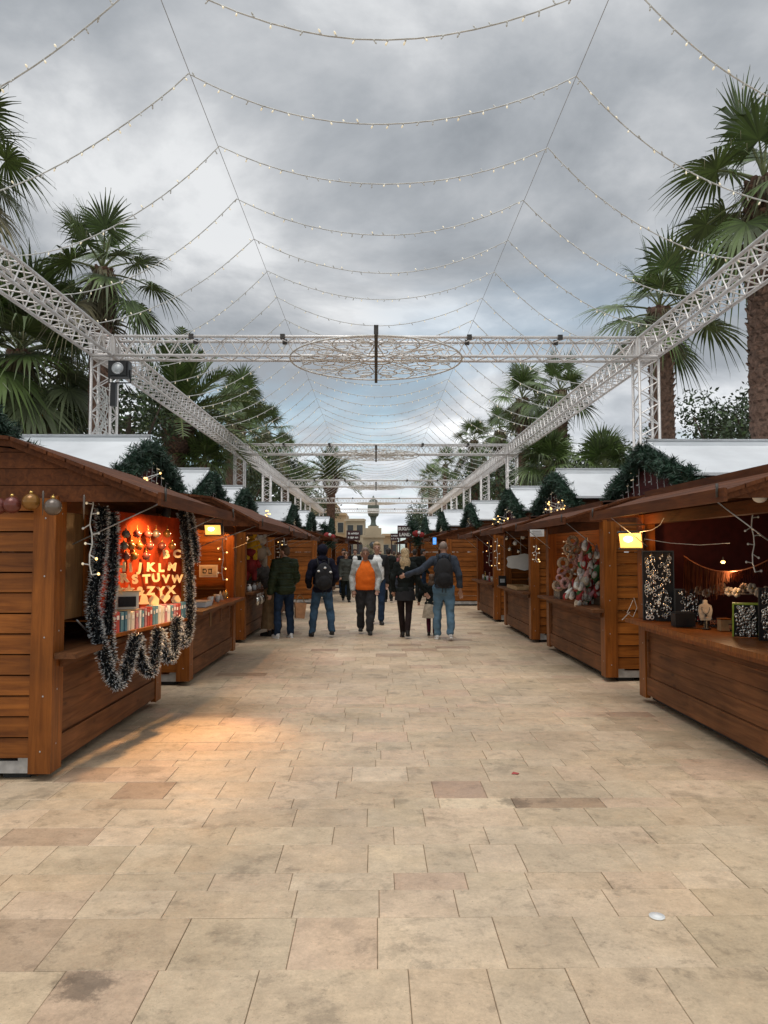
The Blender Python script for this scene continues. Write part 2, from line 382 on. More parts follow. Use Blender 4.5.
M['joint'] = simple('joint_sand', (.26, .195, .135), .95, noise_amt=.3, nscale=20)
M['groundm'] = simple('dry_ground', (.30, .25, .18), .95, noise_amt=.2, nscale=.2)
mb = MB(); mb.add([(-900, -60, -.04), (900, -60, -.04), (900, 1500, -.04), (-900, 1500, -.04)], [(0, 1, 2, 3)])
tag(mb.build('ground', 'groundm'), kind='structure')
mb = MB(); mb.add([(-9.5, -3, -.008), (9.5, -3, -.008), (9.5, 95, -.008), (-9.5, 95, -.008)], [(0, 1, 2, 3)])
tag(mb.build('paving_bed', 'joint'), kind='structure')
mb = MB(); r2 = random.Random(21)
def slab(x0, x1, y0, y1):
    g = .0014; c = .0022; dz = r2.uniform(-.0012, .0012)
    x0 += g; x1 -= g; y0 += g; y1 -= g
    vs = [(x0, y0, -.02), (x1, y0, -.02), (x1, y1, -.02), (x0, y1, -.02),
          (x0, y0, dz-c), (x1, y0, dz-c), (x1, y1, dz-c), (x0, y1, dz-c),
          (x0+c, y0+c, dz), (x1-c, y0+c, dz), (x1-c, y1-c, dz), (x0+c, y1-c, dz)]
    fs = [(8, 9, 10, 11)]+[(4+i, 4+(i+1) % 4, 8+(i+1) % 4, 8+i) for i in range(4)]+[(i, (i+1) % 4, 4+(i+1) % 4, 4+i) for i in range(4)]
    mb.add(vs, fs)
y = -2.6
while y < 94:
    far = y > 40
    h = r2.choice((.20, .24, .28, .33, .38, .43)) if y > 3.1 else .44
    if far: h *= 2
    x = -9.3+r2.uniform(0, .3)
    while x < 9.3:
        ww = r2.choice((.30, .36, .42, .46, .50, .55, .60, .68))*(1 if y > 4.2 else .88)
        if far: ww *= 2
        if not (abs(x) > 4.2 and y > 8) or True: slab(x, x+ww, y, y+h)
        x += ww
    y += h
tag(mb.build('paved_walkway', 'paving', fix=False), kind='structure')
# litter and marks
m_ = MB(); m_.tube([(0, 0, .001), (0, 0, .006)], .036, 18); m_.tube([(0, 0, .006), (0, 0, .008)], .028, 18)
o = m_.build('bottle_cap_lid', 'white'); o.location = gr(657, 917)+Vector((0, 0, .0)); tag(o, 'small round white lid lying on the paving', 'lid')
m_ = MB(); m_.add([(-.03, -.01, .003), (.02, -.02, .006), (.035, .012, .004), (-.01, .02, .012)], [(0, 1, 2, 3)])
m_.add([(-.03, -.01, .001), (.02, -.02, .003), (.035, .012, .002), (-.01, .02, .009)], [(3, 2, 1, 0)])
o = m_.build('dry_leaf', 'cardred'); o.location = gr(515, 774); tag(o, 'small dark red leaf lying on the pale paving', 'leaf')

# ------------------------------------------------------------------ trusses
def truss(mbx, p0, p1, up, size=.386, rc=.026, rd=.011, pitch=.40, ends=True):
    p0, p1, up = Vector(p0), Vector(p1), Vector(up).normalized()
    d = (p1-p0); Ln = d.length; d.normalize(); s = d.cross(up).normalized(); h = size/2-rc
    cs = [up*h+s*h, up*h-s*h, -up*h-s*h, -up*h+s*h]
    for c in cs: mbx.tube([p0+c, p1+c], rc, 8)
    n = max(2, int(round(Ln/pitch))); st = Ln/n
    for f in range(4):
        a, b = cs[f], cs[(f+1) % 4]
        for i in range(n):
            q0 = p0+d*(st*i); q1 = p0+d*(st*(i+.5)); q2 = p0+d*(st*(i+1))
            x, y = (a, b) if f % 2 == 0 else (b, a)
            mbx.tube([q0+x, q1+y], rd, 5, cap=False); mbx.tube([q1+y, q2+x], rd, 5, cap=False)
    for e in (0, Ln):
        for f in range(4): mbx.tube([p0+d*e+cs[f], p0+d*e+cs[(f+1) % 4]], rd*1.3, 5, cap=False)
TZ, TX, TY = 5.24, 4.74, [0, 13, 26, 39, 52, 65]
HS = .386/2
# longitudinal bays
me_long = MB(); truss(me_long, (0, HS+.02, 0), (0, 13-HS-.02, 0), (0, 0, 1)); me_long = me_long.mesh('truss_bay', 'alu')
me_far = MB(); truss(me_far, (0, HS+.02, 0), (0, 13-HS-.02, 0), (0, 0, 1), rd=.014, pitch=.5); me_far = me_far.mesh('truss_bay_far', 'alu')
for sgn, side in ((-1, 'left'), (1, 'right')):
    for i in range(5):
        o = linked('truss_beam', me_long if i < 3 else me_far); o.location = (sgn*TX, TY[i], TZ)
        tag(o, 'pale metal lattice beam running lengthwise along the %s side, %s bay from the camera' % (side, ordn(i)), 'truss', 'lengthwise lattice beams carrying the light strings')
me_cross = MB(); truss(me_cross, (-TX+HS+.02, 0, 0), (TX-HS-.02, 0, 0), (0, 0, 1))
for xx in (-1.62, 1.62, -3.2, 3.2):
    for dy in (-1, 1): me_cross.box((xx, dy*(HS-.026), HS-.026), (.08, .07, .08), 1)
me_cross = me_cross.mesh('cross_truss', ['alu', 'darkiron'])
for i in range(1, 6):
    o = linked('truss_beam', me_cross); o.location = (0, TY[i], TZ)
    tag(o, 'pale metal lattice beam spanning across the walkway, %s crossbeam from the camera' % ordn(i-1), 'truss', 'lattice crossbeams over the walkway')
me_col = MB(); truss(me_col, (0, 0, .02), (0, 0, TZ-HS-.02), (0, 1, 0)); me_col.box((0, 0, .01), (.6, .6, .02)); me_col = me_col.mesh('truss_column', 'alu')
me_corner = MB(); truss(me_corner, (-HS, 0, 0), (HS, 0, 0), (0, 0, 1), pitch=.386, rd=.016); truss(me_corner, (0, -HS, 0), (0, HS, 0), (0, 0, 1), pitch=.386, rd=.016)
me_corner = me_corner.mesh('truss_corner', 'alu')
for sgn, side in ((-1, 'left'), (1, 'right')):
    k = 0
    for i in range(1, 6):
        t = thing('truss_column', 'upright lattice column under the %s crossbeam, %s row' % (ordn(i-1), side), 'truss', (sgn*TX, TY[i], 0), 'lattice columns carrying the overhead beams')
        linked('shaft', me_col, t); linked('corner_block', me_corner, t, (0, 0, TZ))
    for j, yy in enumerate((32.5, 45.5)):
        t = thing('truss_column', 'upright lattice column standing midway under the %s beam, %s such from camera' % (side, ordn(j)), 'truss', (sgn*TX, yy, 0), 'lattice columns carrying the overhead beams')
        linked('shaft', me_col, t)
# cable bundle on the left column
m_ = MB(); rr = random.Random(3)
for k in range(9):
    pts = []
    for i in range(9):
        tt = i/8; pts.append(Vector((-TX+.05+rr.uniform(-.13, .13), 13-HS-.03-rr.uniform(0, .04), 4.5-1.5*tt)))
    m_.tube(pts, .010, 5)
tag(m_.build('cable_bundle', 'cable'), 'tangle of pale cables tied down the upper part of the nearest left column', 'cables')
# floodlight on left junction
p = at(120, 370, 12.6)
t = thing('floodlight', 'black floodlight with round lens clamped at the left truss corner', 'floodlight', p)
m_ = MB(); m_.box((0, 0, 0), (.34, .18, .28)); m_.box((0, -.10, 0), (.28, .03, .23)); m_.build('housing', 'black', t)
m_ = MB(); m_.torus((0, -.12, 0), .088, .014, 20, 6); m_.build('lens_ring', 'steel', t)
m_ = MB(); m_.tube([(0, -.115, 0), (0, -.13, 0)], .085, 20); m_.build('lens', 'glasslens', t)
m_ = MB(); m_.tube([(-.18, 0, 0), (-.18, 0, -.22), (.0, 0, -.22), (.18, 0, -.22), (.18, 0, 0)], .014, 6); m_.box((-.1, 0, -.42), (.09, .09, .40)); m_.build('bracket', 'black', t)
# round scrollwork rosettes lying flat across the crossbeams
def spiral(mbx, c, a0, r0, turns, n, rad, sgn=1, z=0):
    pts = []
    for i in range(n+1):
        t = i/n; rr_ = r0*(1-.82*t); a = a0+sgn*turns*2*math.pi*t
        pts.append((c[0]+rr_*math.cos(a), c[1]+rr_*math.sin(a), z))
    mbx.tube(pts, rad, 5); return pts
ring = MB(); scr = MB(); bar = MB()
ring.tube([(1.5*math.cos(2*math.pi*i/64), 1.5*math.sin(2*math.pi*i/64), 0) for i in range(65)], .015, 6, cap=False)
ring.tube([(.30*math.cos(2*math.pi*i/32), .30*math.sin(2*math.pi*i/32), 0) for i in range(33)], .014, 6, cap=False)
for q in range(8):
    a = q*math.pi/4+math.pi/8
    for s_ in (-1, 1):
        aa = a+s_*.19
        c = (.98*math.cos(aa), .98*math.sin(aa)); spiral(scr, c, a+math.pi, .24, 1.35, 22, .010, s_)
        c = (.55*math.cos(a+s_*.27), .55*math.sin(a+s_*.27)); spiral(scr, c, a, .15, 1.2, 18, .009, -s_)
        c = (1.28*math.cos(a+s_*.22), 1.28*math.sin(a+s_*.22)); spiral(scr, c, a+s_*1.4, .14, 1.1, 16, .009, s_)
        pts = [Vector((r_*math.cos(a+s_*.35*math.sin((r_-.3)/1.2*math.pi)), r_*math.sin(a+s_*.35*math.sin((r_-.3)/1.2*math.pi)), 0)) for r_ in [.3+1.2*k/12 for k in range(13)]]
        scr.tube(pts, .009, 5)
    scr.tube([(.3*math.cos(a-math.pi/8), .3*math.sin(a-math.pi/8), 0), (1.5*math.cos(a-math.pi/8), 1.5*math.sin(a-math.pi/8), 0)], .012, 5)
bar.box((0, 0, .0), (.055, 3.3, .06)); bar.box((0, -1.58, .07), (.07, .10, .12))
ring = ring.mesh('ring', 'iron'); scr = scr.mesh('scrollwork', 'iron'); bar = bar.mesh('bar', 'darkiron')
for i in range(1, 5):
    t = thing('scrollwork_rosette', 'flat round wrought iron rosette of scrolls at the middle of the %s crossbeam' % ordn(i-1), 'ornament', (.0, TY[i], TZ-.20), 'iron rosettes under the crossbeams')
    linked('ring', ring, t); linked('scrollwork', scr, t); linked('centre_bar', bar, t)

# ------------------------------------------------------------------ light strings
WX0, WX1, WZ = -2.03, 2.19, 6.88
for x, s_ in ((WX0, 'left'), (WX1, 'right')):
    m_ = MB(); m_.tube([(x, -1+i*3.0, WZ+(0 if i % 2 == 0 else -.0)) for i in range(24)], .004, 5)
    tag(m_.build('steel_cable', 'wire'), 'thin steel cable strung lengthwise overhead, the %s one of two' % s_, 'cable')
bme = MB(); bme.tube([(0, 0, 0), (0, 0, -.022)], .008, 6, 0); bme.sphere((0, 0, -.036), (.010, .010, .020), 6, 4, 1); bme = bme.mesh('bulb', ['cable', 'bulb'])
boff = MB(); boff.tube([(0, 0, 0), (0, 0, -.022)], .008, 6, 0); boff.sphere((0, 0, -.036), (.009, .009, .018), 6, 4, 1); boff = boff.mesh('bulb_unlit', ['cable', 'bulboff'])
rs = random.Random(5)
kk = 0
for k in range(-1, 34):
    D = 7.92+1.44*k
    if abs((D % 13)-0) < .25 and D > 10: D += .3
    c = MB(); bl = []; many = MB()
    x0, x1 = WX0+rs.uniform(-.03, .03), WX1+rs.uniform(-.03, .03)
    segs = [((-TX, TZ+.19), (x0, WZ), .34+rs.uniform(-.05, .05)), ((x0, WZ), (x1, WZ), .56+rs.uniform(-.06, .06)), ((x1, WZ), (TX, TZ+.19), .34+rs.uniform(-.05, .05))]
    pts = []
    for (a, b, sag) in segs:
        n = 16
        for i in range(n+(1 if a[0] > 0 else 0)):
            t = i/n; pts.append(Vector((a[0]+(b[0]-a[0])*t, D+.02*math.sin(t*7+k)*(1 if k < 6 else 0), a[1]+(b[1]-a[1])*t-4*sag*t*(1-t))))
    # nearest strings keep individual bulbs
    c.tube(pts, .0075 if k < 6 else .009, 5)
    o = c.build('string_light', 'cable')
    tag(o, 'string of small warm bulbs sagging across the walkway, %s from the camera' % ordn(kk), 'string lights', 'strings of lights hung overhead'); kk += 1
    step = .15 if k < 5 else (.24 if k < 14 else .4)
    acc = 0; nb = 0
    for i in range(len(pts)-1):
        d = (pts[i+1]-pts[i]).length; 
        while acc < d:
            p_ = pts[i].lerp(pts[i+1], acc/d); acc += step*rs.uniform(.85, 1.15)
            lit = rs.random() < .55
            if k < 6 and nb < 92:
                b_ = linked('bulb', bme if lit else boff, o, p_)
                b_.rotation_euler = (rs.uniform(-.5, .5), rs.choice((-.5, .1, .5, 2.6)), 0); b_.scale = (1.0,)*3
            else: many.tube([p_, p_+Vector((rs.uniform(-.01, .01), 0, -.05))], .010, 4, 0 if lit else 1)
            nb += 1
        acc -= d
    if many.v: mo = many.build('bulbs', ['bulb', 'bulboff'], o); mo['kind'] = 'stuff'

# ------------------------------------------------------------------ palms and trees
def fan_leaf(mbx, org, d, Lp, Rb, rg, mi, droop, nf=34, spread=2.35, pmi=1):
    d = d.normalized(); up = Vector((0, 0, 1)); side = d.cross(up)
    if side.length < .05: side = Vector((1, 0, 0))
    side.normalize(); nrm = side.cross(d).normalized()
    # petiole, bending down a little
    pts = [org+d*(Lp*t)+up*(-droop*Lp*.45*t*t) for t in (0, .35, .7, 1)]
    mbx.tube(pts, .02, 4, pmi, radii=[.028*Rb, .022*Rb, .018*Rb, .016*Rb])
    c = pts[-1]; d2 = (pts[-1]-pts[-2]).normalized(); side = d2.cross(up)
    if side.length < .05: side = Vector((1, 0, 0))
    side.normalize(); nrm = side.cross(d2).normalized()
    tw = rg.uniform(-.5, .5); side = (side*math.cos(tw)+nrm*math.sin(tw)).normalized(); nrm = side.cross(d2).normalized()
    da = 2*spread/nf
    for i in range(nf):
        a = -spread+da*(i+.5)
        f = d2*math.cos(a)+side*math.sin(a)
        ln = Rb*(1-.28*abs(a)/spread)*rg.uniform(.88, 1.08)
        pl = nrm*(.035*Rb*(1 if i % 2 else -1))
        cup = .22
        dr = droop*rg.uniform(.6, 1.5)
        tang = (-d2*math.sin(a)+side*math.cos(a))
        P = []
        wob = rg.uniform(-.05, .05); kink = rg.uniform(.5, .8) if rg.random() < .22 else 2
        for t in (0, .3, .55, .78, 1.0):
            q = c+f*(ln*t)+nrm*(cup*ln*t*t*.35)+up*(-dr*ln*.75*max(0, t-.35)**1.7*1.6-(.55*ln*max(0, t-kink)))+tang*(wob*ln*t*t)
            P.append(q)
        W = [0.004, .31*ln*math.tan(da/2), .46*ln*math.tan(da/2), .17*ln*math.tan(da/2), .002]
        if t > 1: pass
        vs = []; fs = []
        for q, w_ in zip(P, W): vs += [q-tang*w_+pl*(w_*3), q+tang*w_-pl*(w_*3)]
        for k in range(4): fs.append((2*k, 2*k+1, 2*k+3, 2*k+2))
        mbx.add(vs, fs, mi)
        if rg.random() < .35:      # hanging thread
            q = P[-1]; mbx.add([q, q+tang*.006, q+up*(-.16*Rb)+tang*.004], [(0, 1, 2)], 2)
def fan_crown(seed, nleaf=30, old=.2, hang=.5, Rb=.52, grey=False):
    rg = random.Random(seed); m_ = MB()
    for i in range(nleaf):
        t = i/nleaf
        el = R(78)-t*R(78+48*hang)*1.0
        azm = i*2.39996+rg.uniform(-.3, .3)
        d = Vector((math.cos(azm)*math.cos(el), math.sin(azm)*math.cos(el), math.sin(el)))
        dr = .12+.75*t+rg.uniform(0, .15)
        mi = 2 if t > 1-old and rg.random() < .7 else (3 if grey and rg.random() < .5 else 0)
        fan_leaf(m_, Vector((0, 0, .06-.25*t)), d, rg.uniform(.42, .62), Rb*rg.uniform(.85, 1.12), rg, mi, dr)
    return m_.mesh('fan_crown_%d' % seed, ['frond', 'petiole', 'frond2', 'frondgrey'], fix=False)
def date_crown(seed, n=44, Lf=1.0):
    rg = random.Random(seed); m_ = MB()
    for i in range(n):
        t = i/n; el = R(82)-t*R(95); azm = i*2.39996
        d = Vector((math.cos(azm)*math.cos(el), math.sin(azm)*math.cos(el), math.sin(el))); up = Vector((0, 0, 1))
        ln = Lf*rg.uniform(.85, 1.1); K = 30; P = []
        for k in range(K+1):
            s_ = k/K; P.append(d*(ln*s_)+up*(-(.16+.34*t)*ln*s_**2.1))
        m_.tube(P[::5], .012, 4, 1, radii=[.022*(1-.8*j/6) for j in range(7)])
        for k in range(3, K+1):
            s_ = k/K; dd = (P[k]-P[k-1]).normalized(); sd = dd.cross(up)
            if sd.length < .1: sd = Vector((1, 0, 0))
            sd.normalize(); nn = sd.cross(dd)
            ll = .21*(math.sin(math.pi*min(1, s_*.9+.1))**.6+.08)*rg.uniform(.8, 1.15)
            for g in (-1, 1):
                f = (sd*g*.8+dd*.75+nn*rg.uniform(.1, .45)).normalized()
                q = P[k]; e_ = q+f*ll+up*(-.03*rg.random()); w_ = dd*.011
                m_.add([q-w_, q+w_, (q+e_)/2+w_*.9, e_, (q+e_)/2-w_*.9], [(0, 1, 2, 3, 4)], 0)
    return m_.mesh('date_crown_%d' % seed, ['frond', 'petiole'], fix=False)
def trunk_mesh(seed, H, r, skirt=False, pine=False):
    rg = random.Random(seed); m_ = MB(); n = int(H/.11); pts = []; rad = []
    for i in range(n+1):
        t = i/n; pts.append((.03*math.sin(t*5+seed), .03*math.cos(t*4+seed), H*t)); rad.append(r*(1.25-.25*min(1, t*4))*(1+.05*math.sin(i*2.1)))
    m_.tube(pts, r, 12, 0, radii=rad)
    # leaf-base scars: small upward scales around the trunk
    rows = int(H/.13)
    for i in range(rows):
        z = H*(i+.3)/rows; k_ = 9
        for k in range(k_):
            a = 2*math.pi*(k+.5*(i % 2))/k_+rg.uniform(-.1, .1); c = Vector((math.cos(a), math.sin(a), 0)); tg = Vector((-c.y, c.x, 0))
            rr_ = r*1.0; b0 = c*rr_*.96+Vector((0, 0, z)); ln = rg.uniform(.07, .12)
            tip = c*(rr_+rg.uniform(.03, .07))+Vector((0, 0, z+ln)); wd = r*.30
            m_.add([b0-tg*wd, b0+tg*wd, tip+tg*wd*.45, tip-tg*wd*.45, b0-tg*wd+Vector((0, 0, .05)), b0+tg*wd+Vector((0, 0, .05))], [(0, 1, 2, 3), (3, 2, 5, 4)], 0)
    if pine:     # the cut-frond boss under a date palm's crown
        for i in range(16):
            z = H-1.25+1.25*i/15; env = r*(1.0+1.25*math.sin(math.pi*(.12+.62*i/15)))
            k_ = 16
            for k in range(k_):
                a = 2*math.pi*(k+.5*(i % 2))/k_; c = Vector((math.cos(a), math.sin(a), 0)); tg = Vector((-c.y, c.x, 0))
                b0 = c*env*.7+Vector((0, 0, z-.03)); tip = c*(env*1.03)+Vector((0, 0, z+.07))
                m_.add([b0-tg*.05, b0+tg*.05, tip+tg*.045, tip-tg*.045, b0-tg*.05+Vector((0, 0, .09)), b0+tg*.05+Vector((0, 0, .09))], [(0, 1, 2, 3), (3, 2, 5, 4)], 0)
        m_.sphere((0, 0, H-.55), (r*1.9, r*1.9, .75), 12, 8)
    if skirt:
        for i in range(360):
            a = rg.uniform(0, 6.28); z0 = H-rg.uniform(0, skirt); c = Vector((math.cos(a), math.sin(a), 0)); tg = Vector((-c.y, c.x, 0))
            q = c*r*1.05+Vector((0, 0, z0)); e_ = c*(r*rg.uniform(1.3, 2.3))+Vector((0, 0, z0-rg.uniform(.25, .6)))
            m_.add([q-tg*.02, q+tg*.02, e_+tg*.012, e_-tg*.012], [(0, 1, 2, 3)], 1)
    return m_.mesh('trunk_%d' % seed, ['palmtrunk', 'frond2'], fix=False)
CR = {'a': fan_crown(11, 21, .12, .95), 'b': fan_crown(12, 25, .2, 1.1), 'c': fan_crown(13, 17, .05, .6, .60), 'e': fan_crown(17, 19, .08, .75, .60), 'f': fan_crown(18, 23, .18, 1.0, .56), 'shag': fan_crown(14, 58, .22, 1.55, .60, True),
      'low': fan_crown(15, 20, 0, -.35, .8), 'date': date_crown(16)}
def palm(px, py, D, Rc, kind, label, r=.22, skirt=False, group='palm trees on both sides', squash=1, rot=0, xyz=None):
    c = xyz or at(px, py, D)
    t = thing('palm_tree', label, 'palm', (c.x, c.y, 0), group)
    o = linked('crown', CR[kind], t, (0, 0, c.z)); o.scale = (Rc, Rc, Rc*squash); o.rotation_euler = (0, 0, rot)
    H = max(.5, c.z-.02*Rc)
    linked('trunk', trunk_mesh(int(abs(px)*7+D), H, r, skirt, kind == 'date'), t)
    return t
palm(103, 268, 15.5, 1.6, 'f', 'tall fan palm rising behind the nearest left truss corner', .20, .9, rot=.4)
palm(20, 350, 16.0, 2.2, 'shag', 'bushy low fan palm with shaggy grey-green fronds under the near left beam', .24, 1.2, rot=1.2)
palm(-48, 150, 11.0, 1.45, 'b', 'fan palm at the upper left edge showing only its frond tips', .2, .5)
palm(178, 416, 24, 3.1, 'date', 'date palm with a pineapple-like trunk top, left of the walkway', .26, rot=.3)
palm(232, 420, 36, 2.1, 'a', 'fan palm right behind the date palm on the left', .24, .8, rot=2)
palm(266, 430, 48, 2.1, 'b', 'fan palm with a wide dark crown in the left middle distance', .26, .8, rot=1)
palm(285, 454, 58, 2.1, 'a', 'fan palm further down the left row, crown over the second crossbeam post', .26, .8, rot=4)
palm(242, 398, 40, 1.8, 'c', 'tall fan palm whose crown tops the left cluster', .24, .8, rot=5)
palm(302, 484, 72, 2.7, 'b', 'small-looking distant fan palm at the far end of the left row', .26, .8, rot=3)
palm(331, 476, 55, 2.7, 'date', 'distant date palm standing alone left of the walkway centre', .3, rot=0)
palm(205, 462, 24.0, 1.1, 'low', 'low bright green fan palm behind the second left roof', .15, rot=2)
palm(764, 180, 14.1, 1.95, 'e', 'large fan palm at the right edge with drooping dark fronds', .34, 1.4, rot=.7, squash=1.0)
palm(660, 308, 17.6, 1.8, 'c', 'tall fan palm right behind the right truss corner', .27, .8, rot=2.4)
palm(522, 398, 32, 1.75, 'c', 'fan palm with an upright crown above the right beam', .26, .9, rot=1.1)
palm(560, 390, 29, 1.65, 'c', 'fan palm just right of the upright-crowned palm, partly behind it', .25, .9, rot=3.2)
palm(548, 466, 24, 1.3, 'low', 'low spiky fan palm above the third right roof, on the left of a pair', .16, rot=.4, squash=1.0)
palm(604, 468, 21, 1.1, 'low', 'low spiky fan palm nearest the right truss column', .16, rot=1.9)
palm(500, 430, 42, 1.7, 'a', 'fan palm in the right middle distance with a rough red-brown trunk', .27, .9, rot=2)
palm(474, 440, 54, 1.9, 'b', 'fan palm with a drooping crown over the second crossbeam end, right row', .28, .9, rot=.5)
palm(445, 464, 72, 2.0, 'c', 'slim distant fan palm at the far end of the right row', .2, .6, rot=.9)
palm(430, 478, 92, 2.3, 'b', 'farthest fan palm of the right row with a dark bushy crown', .26, .8, rot=2.9)

def leafy(seed, n, lobes, sz, mats):
    rg = random.Random(seed); m_ = MB()
    for c, r_ in lobes:
        for i in range(int(n*r_**2)):
            d = Vector((rg.gauss(0, 1), rg.gauss(0, 1), rg.gauss(0, 1))).normalized()
            q = Vector(c)+d*(r_*rg.uniform(.55, 1.08)); q.z = max(q.z, -1)
            a = Vector((rg.gauss(0, 1), rg.gauss(0, 1), rg.gauss(0, 1))).normalized(); b = a.cross(d)
            if b.length < .1: continue
            b.normalize(); s1 = sz*rg.uniform(.6, 1.4)
            m_.add([q-a*s1, q-b*s1*.45, q+a*s1, q+b*s1*.45], [(0, 1, 2, 3)], 0 if rg.random() < .8 else 1)
    return m_.mesh('leafy_%d' % seed, mats, fix=False)
def lobes(seed, k, R0, zr):
    rg = random.Random(seed); return [((rg.uniform(-1, 1)*R0, rg.uniform(-1, 1)*R0*.7, rg.uniform(-.6, 1)*zr), rg.uniform(.38, .62)) for _ in range(k)]
LV = [leafy(31, 900, lobes(31, 12, .8, .7), .055, ['leaf', 'leaf2']), leafy(32, 900, lobes(32, 14, .9, .55), .055, ['leaf', 'leaf2']), leafy(33, 700, lobes(33, 9, .7, .9), .06, ['leaf2', 'leaf'])]
def tree(px, py, D, s_, v, label, rot=0, name='broadleaf_tree', cat='tree', grp='dark broadleaf trees behind the huts'):
    c = at(px, py, D); t = thing(name, label, cat, (c.x, c.y, 0), grp)
    o = linked('crown', LV[v], t, (0, 0, c.z)); o.scale = (s_,)*3; o.rotation_euler = (0, 0, rot)
    m_ = MB(); H = c.z
    m_.tube([(0, 0, 0), (.05, 0, H*.5), (0, .05, H)], .15, 8, radii=[.16, .13, .07])
    for a in (0, 1.6, 3.1, 4.6): m_.tube([(0, 0, H*.55), (math.cos(a)*s_*.35, math.sin(a)*s_*.35, H*.85), (math.cos(a)*s_*.7, math.sin(a)*s_*.6, H+.25*s_)], .05, 6, radii=[.08, .05, .02])
    m_.build('trunk', 'bark', t); return t
tree(128, 415, 21, 1.35, 0, 'dark conifer-like tree seen beside the nearest left column', .4)
tree(60, 420, 25, 2.0, 1, 'dark green shrubby tree behind the second left roof', 1)
tree(15, 410, 26, 2.0, 2, 'green tree behind the nearest left hut', 2)
tree(205, 452, 33, 1.9, 2, 'brighter green tree behind the third left roof', 3, )
tree(245, 476, 44, 2.3, 0, 'dark tree behind the left row of palms, before the second column', 4)
tree(280, 492, 60, 2.9, 1, 'dark tree filling the gap behind the fourth left roof', 5)
tree(312, 506, 84, 3.0, 0, 'dark distant tree at the end of the left row', .2)
tree(725, 428, 27, 1.6, 1, 'rounded dark tree beyond the second right roof', 2.2)
tree(768, 425, 24, 1.5, 0, 'dark tree cut by the right edge beyond the white roof', 2.9)
tree(634, 470, 28, 1.5, 0, 'dark tree between the right column and the low fan palms', 1.2)
tree(590, 478, 30, 1.8, 1, 'dark tree behind the low spiky fan palms', .6)
tree(525, 482, 40, 2.1, 0, 'dark tree behind the third right palm trunk', 3.1)
tree(490, 490, 54, 2.6, 1, 'dark tree behind the fourth right roof', 4.0)
tree(455, 500, 78, 3.0, 0, 'dark distant tree at the end of the right row', 1.7)
tree(422, 520, 110, 2.8, 1, 'small distant tree near the dark shop signs', 2.0)

# ------------------------------------------------------------------ distant buildings and monument
def block(name, x0, x1, y0, y1, h, mat, label, rows, cols, cornice=True, step=None):
    t = thing(name, label, 'building', ((x0+x1)/2, y0, 0), 'pale stone buildings at the end')
    W = x1-x0; m_ = MB(); m_.b2((-W/2, 0, 0), (W/2, y1-y0, h)); 
    if step: m_.b2((-W/2+step[0], .5, h), (-W/2+step[1], y1-y0, h+step[2]))
    m_.build('wall', mat, t)
    if cornice: c = MB(); c.b2((-W/2-.2, -.25, h-.35), (W/2+.2, -.003, h-.1)); c.build('cornice', mat, t)
    for r_ in range(rows):
        for c_ in range(cols):
            f = MB(); x = -W/2+W*(c_+.5)/cols; z = 1.2+r_*(h-1)/rows
            f.b2((x-.55, -.08, z), (x+.55, -.002, z+1.7)); fo = f.build('window', 'stone', t)
            g = MB(); g.b2((x-.4, -.12, z+.15), (x+.4, -.083, z+1.55)); g.build('pane', 'window', fo)
    return t
block('stone_building', -9.2, -4.4, 110, 122, 7.4, 'stone2', 'ochre stone building with stepped roofline behind the left palms', 2, 3, step=(1.2, 3.4, 1.4))
block('stone_building', -4.2, -1.6, 104, 116, 6.3, 'stone', 'narrow pale stone building just left of the domed monument', 2, 2)
block('stone_building', -16, -9.6, 118, 130, 8.6, 'stone', 'wide pale stone building farthest left at the end', 2, 4, step=(2, 4.5, 1.2))
block('stone_building', .9, 3.2, 112, 124, 4.4, 'stone2', 'low ochre stone building right of the monument', 1, 2)
c = gr(374, 560)
t = thing('monument', 'weathered monument with a lantern-shaped top on a pale pedestal at the far end', 'monument', (-.25, 70, 0))
m_ = MB(); m_.b2((-.95, -.9, 0), (.95, .9, 3.0)); m_.b2((-1.08, -1.03, 3.0), (1.08, 1.03, 3.25)); m_.b2((-.75, -.7, 3.25), (.75, .7, 3.9)); m_.b2((-.5, -.5, 3.9), (.5, .5, 4.1)); m_.build('pedestal', 'stone', t)
m_ = MB(); m_.tube([(0, -.95, 2.3), (0, -.905, 2.3)], .34, 16); m_.build('medallion', 'window', t)
m_ = MB(); m_.tube([(0, 0, 4.1), (0, 0, 4.25), (0, 0, 4.6), (0, 0, 5.0)], .2, 14, radii=[.42, .26, .22, .34]); m_.build('stem', 'monument', t)
m_ = MB(); m_.tube([(0, 0, 5.0+z) for z in (0, .15, .5, .95, 1.3, 1.5, 1.62, 1.8, 1.95)], .2, 16, radii=[.42, .50, .53, .53, .47, .34, .18, .10, .02]); m_.build('lantern', 'monument', t)
m_ = MB(); m_.tube([(0, 0, 5.42), (0, 0, 5.62)], .56, 16); m_.build('band', 'white', t)
c = at(374, 548, 64)
t = thing('shrub', 'dark green bush in front of the monument pedestal', 'shrub', (c.x, 66, 0)); o = linked('foliage', LV[0], t, (0, 0, 1.2)); o.scale = (.9, .9, 1.1)
m_ = MB(); m_.tube([(0, 0, 0), (0, 0, 1.2)], .06, 6); m_.build('stem', 'bark', t)

